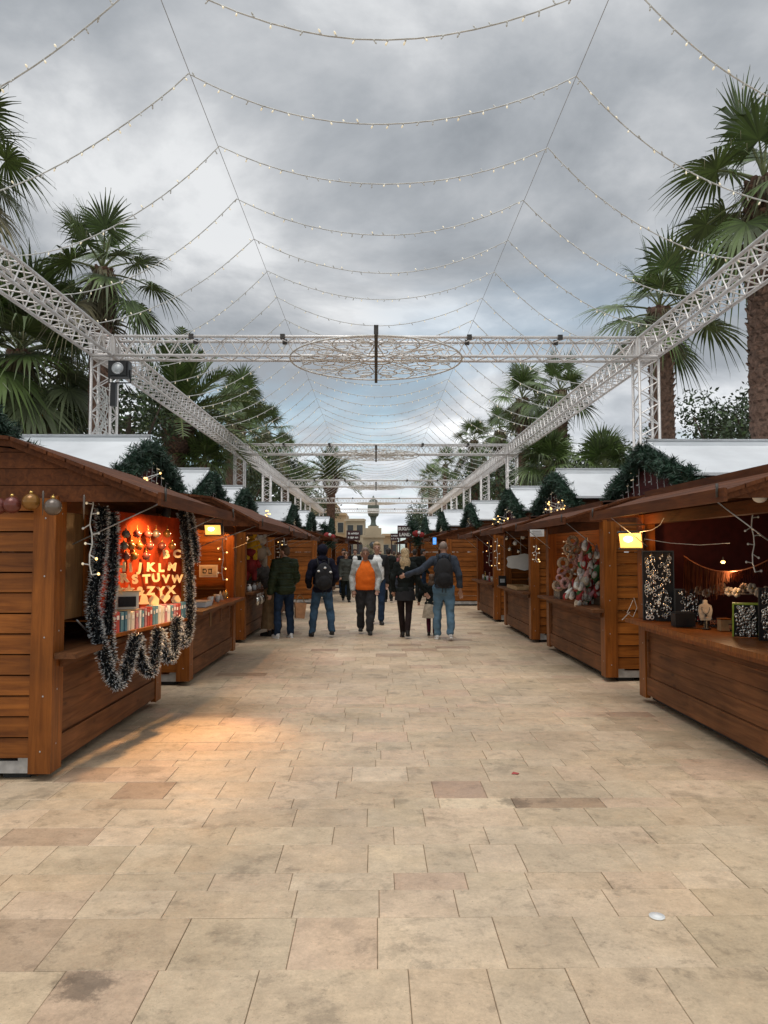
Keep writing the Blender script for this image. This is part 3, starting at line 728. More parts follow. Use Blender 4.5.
# ------------------------------------------------------------------ huts
def garland_mesh(seed, pts, n, r_, nl=.085):
    rg = random.Random(seed); m_ = MB(); pts = [Vector(p) for p in pts]
    lens = [(pts[i+1]-pts[i]).length for i in range(len(pts)-1)]; tot = sum(lens)
    m_.tube(pts, r_*.25, 6)
    for i in range(n):
        s_ = rg.random()*tot; k = 0
        while k < len(lens)-1 and s_ > lens[k]: s_ -= lens[k]; k += 1
        q = pts[k].lerp(pts[k+1], min(1, s_/lens[k])); ax = (pts[k+1]-pts[k]).normalized()
        d = Vector((rg.gauss(0, 1), rg.gauss(0, 1), rg.gauss(0, 1))); d -= ax*d.dot(ax)*.6; d.normalize()
        rr_ = r_*rg.uniform(.35, 1.0)*(1+.28*noise.noise(q*3.1+Vector((seed, 0, 0))))*(1.25 if rg.random() < .12 else 1)
        q2 = q+d*rr_; e1 = q+d*(rr_*.2)
        # a twig with needles
        b = d.cross(ax).normalized()
        for j in range(5):
            tt = .25+.18*j; w0 = e1.lerp(q2, tt)
            for g in (-1, 1):
                f = (d*.7+b*g*rg.uniform(.5, 1)+ax*rg.uniform(-.6, .6)).normalized()
                pw = (f.cross(ax).normalized()*rg.uniform(-1, 1)+ax*rg.uniform(-1, 1)); pw = pw.normalized()*.011
                m_.add([w0-pw, w0+pw, w0+f*nl*rg.uniform(.6, 1.1)], [(0, 1, 2)], 0)
    return m_.mesh('garland_%d' % seed, ['pine'], fix=False)
APEX, FOOT, HW = 3.34, 2.70, 1.6
def make_hut(side, xf, y0, Ln, label, group, prof, inmat='wood_y', counter=True, closed=False, near_wall=True, seed=1, zc=.92, ctr_out=.16, ledge='panel_y', cheekmat='roofwood', shutter=True, U0=1.06):
    s_ = side                            # -1 left, +1 right; u grows away from the aisle
    t = thing('market_hut', label, 'market hut', (xf, y0, 0), group)
    def P(u, v, z): return (s_*u, v, z)
    def bx(m_, a, b, mi=0): m_.b2(P(*a), P(*b), mi)
    DP = 4.3; rg = random.Random(seed); prof = prof[:2]+[(U0, prof[2][1])]
    # base
    m_ = MB(); bx(m_, (.10, .10, .035), (DP, Ln-.1, .095)); 
    for u in (.3, 2.0): 
        for v in (.2, Ln/2, Ln-.2): bx(m_, (u-.1, v-.1, 0), (u+.1, v+.1, .034))
    m_.build('base_frame', 'rubber', t)
    m_ = MB(); bx(m_, (.17, .035, .05), (1.6, .098, .14)); bx(m_, (.12, .03, .10), (.26, .10, .165)); bx(m_, (.45, .03, .082), (.60, .034, .108)); m_.build('steel_sill', 'steel', t)
    # posts
    for v in (0, Ln-.17):
        m_ = MB(); bx(m_, (0, v, .06), (.055, v+.17, 2.10)); bx(m_, (.0, v-.022 if v == 0 else v+.172, .06), (.165, v-.001 if v == 0 else v+.194, 2.08)); bx(m_, (.057, v+.01, .1), (.14, v+.15, 2.08)); po = m_.build('corner_post', 'post', t); m_ = MB()
        for zz_ in (.22, .62, 1.05, 1.5, 1.93): m_.sphere(P(.045+.06*((zz_*7) % 1), v-.023 if v == 0 else v+.195, zz_), (.007, .003, .007), 6, 4); m_.sphere(P(-.001, v+.06+.05*((zz_*5) % 1), zz_+.04), (.003, .007, .007), 6, 4)
        m_.build('screws', 'steel', po)
    # side walls of lapped boards
    for v, far in ((0.02, 0), (Ln-.05, 1)):
        m_ = MB(); z = .165; 
        while z < 2.06:
            h = min(.152, 2.10-z); q = .010
            poly = [P(.167, v+.0, z), P(.167, v-.0+.03, z), P(.167, v+.03, z+h-.011), P(.167, v+.010, z+h-.011)] if not far else [P(.167, v+.03, z), P(.167, v, z), P(.167, v, z+h-.011), P(.167, v+.020, z+h-.011)]
            m_.prism(poly, (s_*(DP-.167), 0, 0)); z += .152
        m_.build('side_wall', 'wood_x', t)
        # cheek: boards closing the roof's side, stepping with the roof line
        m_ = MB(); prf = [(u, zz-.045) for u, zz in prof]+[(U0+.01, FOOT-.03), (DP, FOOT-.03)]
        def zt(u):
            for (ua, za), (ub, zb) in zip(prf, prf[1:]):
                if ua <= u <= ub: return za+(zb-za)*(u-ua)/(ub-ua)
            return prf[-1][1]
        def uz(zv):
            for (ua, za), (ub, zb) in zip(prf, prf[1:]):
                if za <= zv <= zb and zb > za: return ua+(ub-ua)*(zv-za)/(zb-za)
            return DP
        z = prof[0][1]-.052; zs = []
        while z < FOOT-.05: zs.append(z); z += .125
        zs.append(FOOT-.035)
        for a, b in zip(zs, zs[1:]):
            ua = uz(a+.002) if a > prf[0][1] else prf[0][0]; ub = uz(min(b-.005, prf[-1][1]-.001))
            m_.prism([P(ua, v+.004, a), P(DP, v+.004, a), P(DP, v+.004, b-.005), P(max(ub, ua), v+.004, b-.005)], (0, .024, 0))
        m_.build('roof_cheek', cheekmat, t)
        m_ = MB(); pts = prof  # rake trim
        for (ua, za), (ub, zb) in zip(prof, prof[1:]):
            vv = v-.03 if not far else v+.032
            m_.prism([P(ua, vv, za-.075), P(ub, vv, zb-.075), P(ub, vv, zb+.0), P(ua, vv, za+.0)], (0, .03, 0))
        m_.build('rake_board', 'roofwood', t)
    if inmat == 'burgundy':
        m_ = MB(); bx(m_, (.18, Ln-.058, .14), (1.74, Ln-.052, 2.33)); m_.build('side_lining', 'burgundy', t)
    # back wall and inner lining
    m_ = MB(); bx(m_, (DP-.03, .05, .1), (DP, Ln-.05, FOOT-.04)); m_.build('back_wall', 'wood_y', t)
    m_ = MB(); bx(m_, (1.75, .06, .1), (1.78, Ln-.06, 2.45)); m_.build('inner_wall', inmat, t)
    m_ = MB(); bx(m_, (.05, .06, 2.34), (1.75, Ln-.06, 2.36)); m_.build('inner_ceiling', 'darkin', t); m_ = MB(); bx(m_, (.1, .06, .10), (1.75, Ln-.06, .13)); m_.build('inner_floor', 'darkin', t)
    # front
    m_ = MB(); z = .30; top = 2.0 if closed else zc-.06
    while z < top-.02:
        h = min(.15, top-z); m_.prism([P(.035, .172, z), P(.060, .172, z), P(.060, .172, z+h-.006), P(.045, .172, z+h-.006)], (0, Ln-.344, 0)); z += .15
    m_.build('front_panel', 'panel_y', t)
    m_ = MB(); bx(m_, (.012, .172, .10), (.05, Ln-.172, .295)); 
    for v in (.175, Ln-.215): bx(m_, (.018, v, .297), (.05, v+.04, top))
    m_.build('plinth_board', 'panel_y', t)
    if counter:
        m_ = MB(); bx(m_, (-ctr_out, -.01, zc-.03), (-.003, Ln+.01, zc+.012)); bx(m_, (-.001, .172, zc-.03), (.46, Ln-.172, zc+.012)); bx(m_, (-.03, .1, zc-.10), (-.003, Ln-.1, zc-.032)); m_.build('counter', ledge, t)
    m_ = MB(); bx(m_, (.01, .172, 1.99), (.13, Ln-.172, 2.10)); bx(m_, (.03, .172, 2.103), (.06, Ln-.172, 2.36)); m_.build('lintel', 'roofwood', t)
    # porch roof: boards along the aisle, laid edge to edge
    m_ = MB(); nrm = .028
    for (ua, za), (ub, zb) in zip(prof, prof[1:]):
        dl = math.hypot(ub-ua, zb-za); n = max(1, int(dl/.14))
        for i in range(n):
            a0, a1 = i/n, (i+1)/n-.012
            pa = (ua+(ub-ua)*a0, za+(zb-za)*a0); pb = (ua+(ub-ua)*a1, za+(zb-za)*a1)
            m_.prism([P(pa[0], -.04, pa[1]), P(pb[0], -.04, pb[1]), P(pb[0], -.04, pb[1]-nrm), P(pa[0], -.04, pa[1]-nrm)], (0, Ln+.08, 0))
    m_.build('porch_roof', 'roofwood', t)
    m_ = MB(); tp = prof[0]; bx(m_, (tp[0]-.03, -.06, tp[1]-.085), (tp[0]-.003, Ln+.06, tp[1]+.012)); 
    m_.build('eave_board', 'roofwood', t)
    m_ = MB()
    for v in (.03, Ln-.07): m_.tube([P(tp[0]-.035, v, tp[1]-.05), P(tp[0]-.035, v, tp[1]+.05)], .010, 6)
    m_.build('eave_bolts', 'darkiron', t)
    # gable and main roof covered in white sheet
    mid = Ln/2; hw = max(HW, Ln/2+.06)
    m_ = MB(); m_.prism([P(U0, mid-hw+.05, FOOT-.03), P(U0, mid+hw-.05, FOOT-.03), P(U0, mid, APEX-.05)], (s_*.03, 0, 0)); m_.prism([P(U0+.001, .02, prof[-1][1]), P(U0+.001, Ln-.02, prof[-1][1]), P(U0+.001, Ln-.02, FOOT-.033), P(U0+.001, .02, FOOT-.033)], (s_*.028, 0, 0)); m_.build('gable', 'burgundy', t)
    m_ = MB()
    for g in (-1, 1):
        e = (mid+g*hw, FOOT-.02); a = (mid, APEX)
        m_.prism([P(U0-.06, e[0], e[1]), P(U0-.06, a[0], a[1]), P(U0-.06, a[0], a[1]+.04), P(U0-.06, e[0], e[1]+.04)], (s_*(DP-U0+.15), 0, 0))
    for k in range(3): m_.tube([P(U0-.06, mid-.012+.0*k, APEX+.045), P(DP+.08, mid-.012, APEX+.045)], .035, 6)
    bx(m_, (U0-.055, mid-hw*.16, APEX-.085), (DP+.07, mid-hw*.16+.012, APEX-.01))
    m_.build('white_roof', 'whiteroof', t)
    # stays
    for v in (.30, Ln-.30):
        m_ = MB(); m_.tube([P(-.005, v-.02, 1.74), P(tp[0]+.10, v+.10, tp[1]-.035)], .0055, 6); m_.build('stay_rod', 'steel', t)
    # fairy lights under the gable
    m_ = MB(); rg2 = random.Random(seed+50)
    for i in range(9):
        v = mid-hw*.6+hw*1.2*i/8; zt_ = APEX-.12-abs(v-mid)/hw*(APEX-FOOT); ln = rg2.uniform(.22, .42)
        zb_ = max(2.52, zt_-ln-.2); m_.tube([P(U0-.08, v, zt_), P(U0-.09, v+.02, (zt_+zb_)/2), P(U0-.08, v+.01, zb_)], .006, 4, 0)
        for j in range(4):
            q = zt_+(zb_-zt_)*(j+.7)/4.2; m_.tube([P(U0-.09, v, q), P(U0-.12, v+rg2.choice((-.04, .04)), q-.012)], .009, 4, 1 if rg2.random() < (.25 if side > 0 and y0 < 12 else .5) else 2)
    m_.build('icicle_lights', ['cable', 'bulb', 'bulboff'], t)
    t2 = bpy.data.objects.new('fir_garland', None); bpy.data.objects.remove(t2)
    gm = GAR[seed % 2]; g = linked('fir_garland', gm, t, P(U0-.10, mid, 0)); g.scale = (1, hw/1.6, 1)
    return t
GAR = []
for sd in (61, 62):
    rg = random.Random(sd); pts = []
    for i in range(25):
        v = -1.62+3.24*i/24; z = APEX-.15-(APEX-FOOT)*.92*abs(v)/1.6+rg.uniform(-.03, .03)-(.14 if abs(v) > 1.5 else 0)
        pts.append((rg.uniform(-.03, .03), v, z))
    GAR.append(garland_mesh(sd, pts, 860, .18, .105))
pL1 = [(-.76, 2.11), (.36, 2.545), (1.05, 2.64)]
pL = [(-.86, 2.06), (-.25, 2.385), (1.05, 2.52)]
pR = [(-.50, 2.125), (.36, 2.40), (1.05, 2.52)]
gl, grp_r = 'wooden market huts on the left', 'wooden market huts on the right'
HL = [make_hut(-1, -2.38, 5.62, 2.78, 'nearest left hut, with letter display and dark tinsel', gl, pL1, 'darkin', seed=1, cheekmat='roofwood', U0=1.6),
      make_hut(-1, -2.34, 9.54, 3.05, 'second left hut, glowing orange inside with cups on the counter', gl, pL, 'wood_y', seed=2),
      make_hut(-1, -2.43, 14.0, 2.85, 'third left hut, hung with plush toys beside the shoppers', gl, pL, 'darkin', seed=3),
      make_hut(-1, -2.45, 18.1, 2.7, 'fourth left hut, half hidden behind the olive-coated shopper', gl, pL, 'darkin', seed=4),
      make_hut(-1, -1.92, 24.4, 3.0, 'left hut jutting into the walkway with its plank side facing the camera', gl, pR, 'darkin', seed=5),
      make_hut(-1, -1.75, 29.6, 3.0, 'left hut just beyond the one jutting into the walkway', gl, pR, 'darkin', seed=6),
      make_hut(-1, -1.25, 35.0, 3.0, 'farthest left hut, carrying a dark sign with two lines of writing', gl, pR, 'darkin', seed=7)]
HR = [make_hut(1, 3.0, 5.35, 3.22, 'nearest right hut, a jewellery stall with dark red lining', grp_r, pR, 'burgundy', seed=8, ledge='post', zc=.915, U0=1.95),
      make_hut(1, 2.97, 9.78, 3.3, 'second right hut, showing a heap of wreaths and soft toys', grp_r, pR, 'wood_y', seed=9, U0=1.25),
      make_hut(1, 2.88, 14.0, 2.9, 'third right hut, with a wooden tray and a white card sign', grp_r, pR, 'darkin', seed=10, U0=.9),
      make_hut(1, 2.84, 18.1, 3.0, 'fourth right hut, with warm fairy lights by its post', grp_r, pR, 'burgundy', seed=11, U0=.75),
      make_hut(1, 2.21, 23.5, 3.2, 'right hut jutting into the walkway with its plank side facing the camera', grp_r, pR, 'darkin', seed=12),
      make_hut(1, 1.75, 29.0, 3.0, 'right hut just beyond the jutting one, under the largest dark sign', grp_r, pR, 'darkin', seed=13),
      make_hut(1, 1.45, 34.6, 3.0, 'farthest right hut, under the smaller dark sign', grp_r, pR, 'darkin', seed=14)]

# ------------------------------------------------------------------ goods and decorations
def mini(name, label, cat, loc, mats, fn, group=None, rz=0, parts=None):
    """a small thing: fn fills one MB; parts: list of (part name, mats, fn)"""
    if not parts:
        m_ = MB(); fn(m_); o = m_.build(name, mats); o.location = loc; o.rotation_euler = (0, 0, rz); return tag(o, label, cat, group)
    t = thing(name, label, cat, loc, group, rz)
    for pn, pm, pf in parts: m_ = MB(); pf(m_); m_.build(pn, pm, t)
    return t
def tinsel_path(path, rad, dens, seed, name, label, group, matsel=('tinseldark', 'tinselwhite'), white=.30):
    rg = random.Random(seed); m_ = MB(); P = [at(*q) if len(q) == 3 and q[2] > 4 else Vector(q) for q in path]
    # smooth the path
    Q = []
    for i in range(len(P)-1):
        p0 = P[max(0, i-1)]; p1 = P[i]; p2 = P[i+1]; p3 = P[min(len(P)-1, i+2)]
        for k in range(5):
            t = k/5; Q.append(.5*((2*p1)+(p2-p0)*t+(2*p0-5*p1+4*p2-p3)*t*t+(3*p1-p0-3*p2+p3)*t**3))
    Q.append(P[-1]); m_.tube(Q, rad*.22, 6, 0)
    for i in range(len(Q)-1):
        sg = Q[i+1]-Q[i]; n = int(sg.length*dens)+1
        ax = sg.normalized() if sg.length > 1e-6 else Vector((0, 0, 1))
        for _ in range(n):
            q = Q[i]+sg*rg.random(); d = Vector((rg.gauss(0, 1), rg.gauss(0, 1), rg.gauss(0, 1))); d -= ax*d.dot(ax)*.8
            if d.length < .1: continue
            d.normalize(); ln = rad*rg.uniform(.75, 1.12); w_ = (d.cross(ax).normalized()*rg.uniform(-1, 1)+ax*rg.uniform(-1, 1)).normalized()*.0026
            d = (d+ax*rg.uniform(-.4, .4)).normalized()
            if rg.random() < white:
                m_.add([q+d*ln*.72-w_, q+d*ln*.72+w_, q+d*ln+w_*.6, q+d*ln-w_*.6], [(0, 1, 2, 3)], 1)
                m_.add([q-w_, q+w_, q+d*ln*.72+w_*.6, q+d*ln*.72-w_*.6], [(0, 1, 2, 3)], 0)
            else: m_.add([q-w_*1.5, q+w_*1.5, q+d*ln*.95], [(0, 1, 2)], 0)
    return tag(m_.build(name, list(matsel), fix=False), label, 'tinsel', group)
gt = 'dark tinsel garlands around the letter display'
tinsel_path([(102, 508, 6.25), (101, 540, 6.25), (97, 575, 6.22), (93, 602, 6.2), (96, 628, 6.2), (103, 652, 6.2), (109, 672, 6.25), (116, 684, 6.35), (124, 676, 6.45), (131, 655, 6.55), (136, 636, 6.65)], .072, 5200, 1, 'tinsel_garland', 'thick dark tinsel hanging down the near side of the letter display in a deep loop', gt)
tinsel_path([(112, 512, 6.4), (113, 545, 6.4), (112, 580, 6.4), (109, 612, 6.4), (108, 640, 6.35), (112, 662, 6.38)], .066, 5000, 2, 'tinsel_garland', 'second strand of dark tinsel hanging between the letters and the near strand', gt)
tinsel_path([(138, 636, 6.7), (139, 652, 6.75), (143, 666, 6.8), (150, 672, 6.9), (155, 660, 7.0), (157, 640, 7.05), (158, 630, 7.1)], .070, 5000, 3, 'tinsel_garland', 'second tinsel loop hanging under the book shelf', gt)
tinsel_path([(160, 630, 7.15), (162, 644, 7.2), (166, 656, 7.3), (171, 658, 7.4), (175, 645, 7.5), (176, 628, 7.55), (177, 618, 7.6)], .070, 5000, 4, 'tinsel_garland', 'third tinsel loop hanging under the book shelf', gt)
tinsel_path([(178, 618, 7.65), (179, 632, 7.7), (182, 643, 7.8), (187, 638, 7.9), (190, 620, 8.0), (190, 600, 8.05), (189, 570, 8.1), (186, 540, 8.1), (182, 512, 8.1)], .068, 4600, 5, 'tinsel_garland', 'dark tinsel running up the far side of the letter display', gt)
tinsel_path([(186, 508, 8.2), (190, 525, 8.2), (194, 545, 8.2), (194, 562, 8.2)], .075, 4600, 6, 'tinsel_garland', 'short dark tinsel tail hanging beside the second hut post', gt)
# display board the letters and books stand on
A = Vector((-2.36, 6.35, 0)); B = Vector((-2.10, 8.15, 0)); dAB = (B-A).normalized(); nAB = Vector((dAB.y, -dAB.x, 0))
def onb(px, py, off=.02):                      # where a sight line meets the board, set out by off
    r_ = ray(px, py); k = (A+nAB*off-CAM).dot(nAB)/r_.dot(nAB); return CAM+r_*k
t = thing('letter_display', 'orange-lit upright display board with shelf at the nearest left hut', 'display', (0, 0, 0))
zt, zb = 2.04, 1.0
m_ = MB(); m_.prism([A+Vector((0, 0, zb)), B+Vector((0, 0, zb)), B+Vector((0, 0, zt)), A+Vector((0, 0, zt))], -nAB*.02); m_.build('board', 'orangeback', t)
m_ = MB(); m_.prism([A+Vector((0, 0, .985)), B+Vector((0, 0, .985)), B+nAB*.14+Vector((0, 0, .985)), A+nAB*.14+Vector((0, 0, .985))], (0, 0, -.03)); m_.build('shelf', 'post', t)
m_ = MB(); m_.prism([A+Vector((0, 0, .86)), B+Vector((0, 0, .86)), B+nAB*.03+Vector((0, 0, .86)), A+nAB*.03+Vector((0, 0, .86))], (0, 0, .09)); m_.build('shelf_rail', 'roofwood', t)
rot_l = Matrix.Rotation(R(28), 3, 'Z')
def text_mesh(txt, size, ext, align='CENTER', bold=.0):
    cu = bpy.data.curves.new('lettering', 'FONT'); cu.body = txt; cu.size = size; cu.extrude = ext; cu.align_x = align; cu.align_y = 'CENTER'; cu.offset = bold
    cu.resolution_u = 3
    o = bpy.data.objects.new('lettering', cu); col.objects.link(o); dg = bpy.context.evaluated_depsgraph_get()
    me = bpy.data.meshes.new_from_object(o.evaluated_get(dg)); bpy.data.objects.remove(o); return me
def letter(ch, px, py):
    me = text_mesh(ch, .108, .006, bold=.0065); me.materials.clear(); me.materials.append(M['letter'])
    q = onb(px, py, .045); o = linked('wooden_letter', me); o.location = q
    o.rotation_euler = (math.pi/2, R(rnd.uniform(-9, 9)), R(rnd.uniform(10, 26)))
    nm = 'ampersand' if ch == '&' else 'letter '+ch
    return tag(o, 'pale cut-out wooden %s on the orange board' % nm, 'letter', 'cut-out wooden letters on the orange board')
rows = [('BC', [166, 177], 555), ('HIJKLM', [121, 130.5, 140, 150.5, 161, 172], 568), ('RSTUVW', [124, 135, 146.5, 156, 166, 177], 579), ('&ZYX', [140, 150.5, 161, 171], 591)]
for chs, xs, py in rows:
    for ch, px in zip(chs, xs): letter(ch, px, py+rnd.uniform(-1, 1))
def flat_shape(kind):
    m_ = MB(); P = []
    if kind == 'star':
        for i in range(10): r_ = .055 if i % 2 == 0 else .024; a = math.pi/2+i*math.pi/5; P.append((r_*math.cos(a), 0, r_*math.sin(a)))
    elif kind == 'heart':
        for i in range(20):
            a = 2*math.pi*i/20; P.append((.0033*16*math.sin(a)**3, 0, .0033*(13*math.cos(a)-5*math.cos(2*a)-2*math.cos(3*a)-math.cos(4*a))))
    elif kind == 'bell':
        P = [(-.055, 0, -.04), (.055, 0, -.04), (.038, 0, -.015), (.03, 0, .03), (.012, 0, .055), (-.012, 0, .055), (-.03, 0, .03), (-.038, 0, -.015)]
    elif kind == 'house':
        P = [(-.045, 0, -.05), (.045, 0, -.05), (.05, 0, .01), (0, 0, .06), (-.05, 0, .01)]
    else:
        for i in range(6): a = i*math.pi/3; P.append((.05*math.cos(a), 0, .055*math.sin(a)))
    m_.prism(P, (0, .014, 0)); return m_
for kind, px, py, ds in (('star', 119, 590, 'star at the left end'), ('star', 129, 590, 'star beside the ampersand'), ('bell', 144, 600, 'bell'), ('house', 154, 600, 'small house shape'), ('heart', 165, 598, 'heart'), ('hexagon', 176, 600, 'hexagon')):
    o = flat_shape(kind).build('wooden_'+kind, 'letter'); o.location = onb(px, py, .045); o.rotation_euler = (0, 0, R(20)); tag(o, 'pale cut-out wooden %s on the orange board' % ds, 'ornament', 'cut-out wooden shapes on the orange board')
# glass baubles in rows above the letters
k = 0
for ri, (py, xs) in enumerate(((534, (126, 137, 148, 156, 167)), (546, (124, 131, 139, 150, 162, 172)), (556, (126, 134, 146)))):
    for j, px in enumerate(xs):
        q = onb(px, py, .07); t = thing('glass_bauble', 'small glass bauble, %s in the %s row above the letters' % (ordn(j), ['top', 'middle', 'lowest'][ri]), 'bauble', q, 'glass baubles above the letters')
        m_ = MB(); m_.sphere((0, 0, 0), .038, 12, 8); m_.build('globe', ['baubleglass', 'redwhite', 'baublegold'][rnd.randrange(3)], t)
        m_ = MB(); m_.tube([(0, 0, .036), (0, 0, .050)], .010, 6); m_.tube([(0, 0, .05), (0, 0, .085)], .003, 4); m_.build('cap', 'gold', t)
# books along the shelf and a small tray with frames above
yy = 6.46; k = 0
bcol = ['cardred', 'cardred', 'cardblue', 'cardblue', 'paper', 'paper', 'cardpink', 'white', 'cardblue', 'cardpink']
while yy < 8.05 and k < 26:
    w_ = rnd.uniform(.04, .075); h_ = rnd.uniform(.15, .18); p_ = A+dAB*((yy-6.35)/dAB.y)+nAB*.065
    t = thing('boxed_card', 'upright %s booklet, %s from the near end of the shelf' % ({'cardred': 'red', 'cardblue': 'blue', 'paper': 'cream', 'cardpink': 'pink', 'white': 'white'}[bcol[k % 10]], ordn(k)), 'booklet', (p_.x, p_.y, .986), 'booklets standing on the shelf', math.atan2(dAB.y, dAB.x))
    m_ = MB(); m_.b2((-w_*.45, -.05, 0), (w_*.45, .05, h_)); m_.build('cover', bcol[k % 10], t)
    m_ = MB(); m_.b2((-w_*.30, -.052, h_*.62), (w_*.30, -.0505, h_*.82)); m_.build('spine_label', 'white' if k % 3 else 'paper', t)
    yy += w_+.012; k += 1
q = onb(127, 606, .10)
t = thing('picture_box', 'open-fronted wooden box with a dark picture, on the shelf before the stars', 'box', (q.x, q.y, 1.175), rz=R(25))
m_ = MB(); m_.b2((-.10, 0, 0), (.10, .02, .15)); m_.build('back', 'paper', t)
m_ = MB(); m_.b2((-.075, -.012, .02), (.075, -.001, .11)); m_.build('picture', 'charcoal', t)
m_ = MB(); m_.b2((-.11, -.05, -.012), (.11, .02, -.001)); m_.b2((-.11, -.03, .151), (.11, .02, .163)); m_.build('rim', 'woodtray', t)
# plain shutter panel and ledge on the near part of the hut front
t = thing('shutter_panel', 'plain unpainted board panel standing in the near part of the hut opening', 'panel', (-2.40, 5.85, 0))
m_ = MB(); m_.b2((-.07, -.05, 1.15), (-.04, .50, 2.04)); m_.build('board', 'plain', t)
m_ = MB(); m_.b2((-.037, .43, 1.15), (-.02, .50, 2.04)); m_.build('batten', 'post', t)
m_ = MB(); m_.tube([(-.03, .3, 1.13), (-.03, .62, .97)], .008, 6); m_.build('brace', 'steel', t)
# baubles and icicles hung under the near left roof cheek
for px, py, mt, ds in ((-2, 506, 'redwhite', 'pinkish clear bauble cut by the left edge'), (31, 502, 'baublegold', 'gold and clear bauble hanging in the middle'), (53, 507, 'baubleglass', 'clear bauble with a pale lower half, next to the post'), (12, 505, 'redwhite', 'red and clear bauble hung left of the gold one')):
    q = at(px, py, 5.42); t = thing('hanging_bauble', ds+' under the near left roof', 'bauble', q, 'large baubles under the near left roof')
    m_ = MB(); m_.sphere((0, 0, 0), .062, 18, 12); m_.build('globe', mt, t)
    m_ = MB(); m_.sphere((0, 0, -.012), (.0635, .0635, .054), 18, 12); 
    m_ = MB(); m_.tube([(0, 0, .058), (0, 0, .078)], .014, 8); m_.tube([(0, 0, .07), (0, 0, 2.095-q.z)], .003, 4); m_.build('cap', 'gold', t)
for px, py, ds in ((43, 503, 'between two baubles'), (84, 507, 'beside the first light strand')):
    q = at(px, py, 5.45); m_ = MB(); m_.tube([(0, 0, .09), (0, 0, .07), (0, 0, 0), (0, 0, -.09)], .01, 6, radii=[.003, .009, .008, .002]); o = m_.build('glass_icicle', 'baubleglass'); o.location = q
    tag(o, 'thin clear glass icicle ornament hanging %s' % ds, 'ornament')
def light_drop(px, py0, py1, D, label, lit=.5, mul=1.0):
    a = at(px, py0, D); b = at(px, py1, D); t = thing('light_strand', label, 'string lights', a, 'short light strands hanging from the huts')
    m_ = MB(); n = 8; P = [Vector((.012*math.sin(i*1.7), 0, (b.z-a.z)*i/n)) for i in range(n+1)]; m_.tube(P, .0055, 5); m_.build('cable', 'cable', t)
    for i in range(1, n+1):
        s_ = (-1)**i; m_ = MB(); m_.tube([P[i], P[i]+Vector((s_*.045, 0, .008 if i % 3 else -.03))], .0045, 5); m_.sphere(P[i]+Vector((s_*.052, 0, .008 if i % 3 else -.032)), .011*mul, 6, 5, 1)
        m_.build('bulb', ['cable', 'bulbhot' if rnd.random() < lit*.4 else ('bulb' if rnd.random() < lit else 'bulboff')], t)
light_drop(92, 494, 575, 5.75, 'short strand of fairy lights hanging before the near left hut opening', .7)
light_drop(752, 500, 572, 6.2, 'pale strand of unlit bulbs hanging at the nearest right hut', 0)
for px, py0, py1, D, ds in ((223, 526, 580, 10.6, 'inside the orange-lit hut'), (497, 538, 570, 17.9, 'by the fourth right hut post'), (536, 545, 562, 13.75, 'by the third right hut post'), (489, 540, 566, 18.6, 'inside the fourth right hut'), (280, 540, 560, 16.9, 'at the far post of the third left hut'), (284, 538, 566, 18.0, 'at the near post of the fourth left hut'), (566, 540, 556, 12.6, 'under the second right hut roof')):
    light_drop(px, py0, py1, D, 'short strand of fairy lights hanging '+ds, .9, 1.1)
# clusters of warm fairy lights on the right gables
def light_cluster(px, py, D, w_, h_, n, label, seed):
    c = at(px, py, D); t = thing('fairy_light_cluster', label, 'fairy lights', c, 'bunches of fairy lights on the gables'); rg = random.Random(seed); m_ = MB(); P = [Vector((rg.uniform(-w_, w_), rg.uniform(-.05, .05), rg.uniform(-h_, h_))) for _ in range(n)]
    m_.tube(P, .006, 4); m_.build('cable', 'cable', t); m_ = MB()
    for p_ in P: m_.sphere(p_, .015, 6, 4)
    o = m_.build('bulbs', 'bulbhot', t); o['kind'] = 'stuff'
light_cluster(557, 508, 14.2, .22, .16, 22, 'tangle of warm fairy lights on the third right gable', 1)
light_cluster(572, 514, 13.9, .16, .05, 10, 'warm fairy lights trailing at the foot of the third right gable', 6)
light_cluster(501, 522, 18.6, .22, .16, 16, 'tangle of warm fairy lights on the fourth right gable', 2)
light_cluster(268, 516, 15.2, .06, .14, 10, 'small upright bunch of golden lights on the third left roof', 3)
light_cluster(152, 477, 9.9, .12, .10, 5, 'few warm bulbs glowing under the second left garland', 4)

# floodlights that are lit, and the light they throw
def lit_flood(loc, rz, tilt, label, sz=1.0):
    t = thing('lit_floodlight', label, 'floodlight', loc, rz=rz, scale=sz)
    Rx = Matrix.Rotation(tilt, 3, 'X')
    def q(v): return tuple(Rx @ Vector(v))
    m_ = MB(); m_.box((0, .035, 0), (.23, .06, .17), rot=Rx); m_.box(tuple(Rx @ Vector((0, -.01, .083))), (.24, .05, .012), rot=Rx); m_.box(tuple(Rx @ Vector((0, -.01, -.083))), (.24, .05, .012), rot=Rx); m_.build('housing', 'black', t)
    m_ = MB(); m_.box(tuple(Rx @ Vector((0, -.012, 0))), (.21, .014, .145), rot=Rx); m_.build('lens', 'lens', t)
    m_ = MB(); m_.sphere(tuple(Rx @ Vector((-.02, -.024, .018))), (.045, .008, .032), 10, 6); m_.build('lamp_tube', 'lenshot', t)
    m_ = MB(); m_.tube([(-.12, .04, 0), (-.12, .06, .15), (.12, .06, .15), (.12, .04, 0)], .008, 5); m_.build('bracket', 'black', t)
    return t
def spot(loc, target, e, size, blend, colr, rad=.05):
    l = bpy.data.lights.new('flood_beam', 'SPOT'); l.energy = e; l.spot_size = R(size); l.spot_blend = blend; l.color = colr; l.shadow_soft_size = rad
    o = bpy.data.objects.new('flood_beam', l); col.objects.link(o); o.location = loc; o.rotation_euler = (Vector(target)-Vector(loc)).to_track_quat('-Z', 'Y').to_euler()
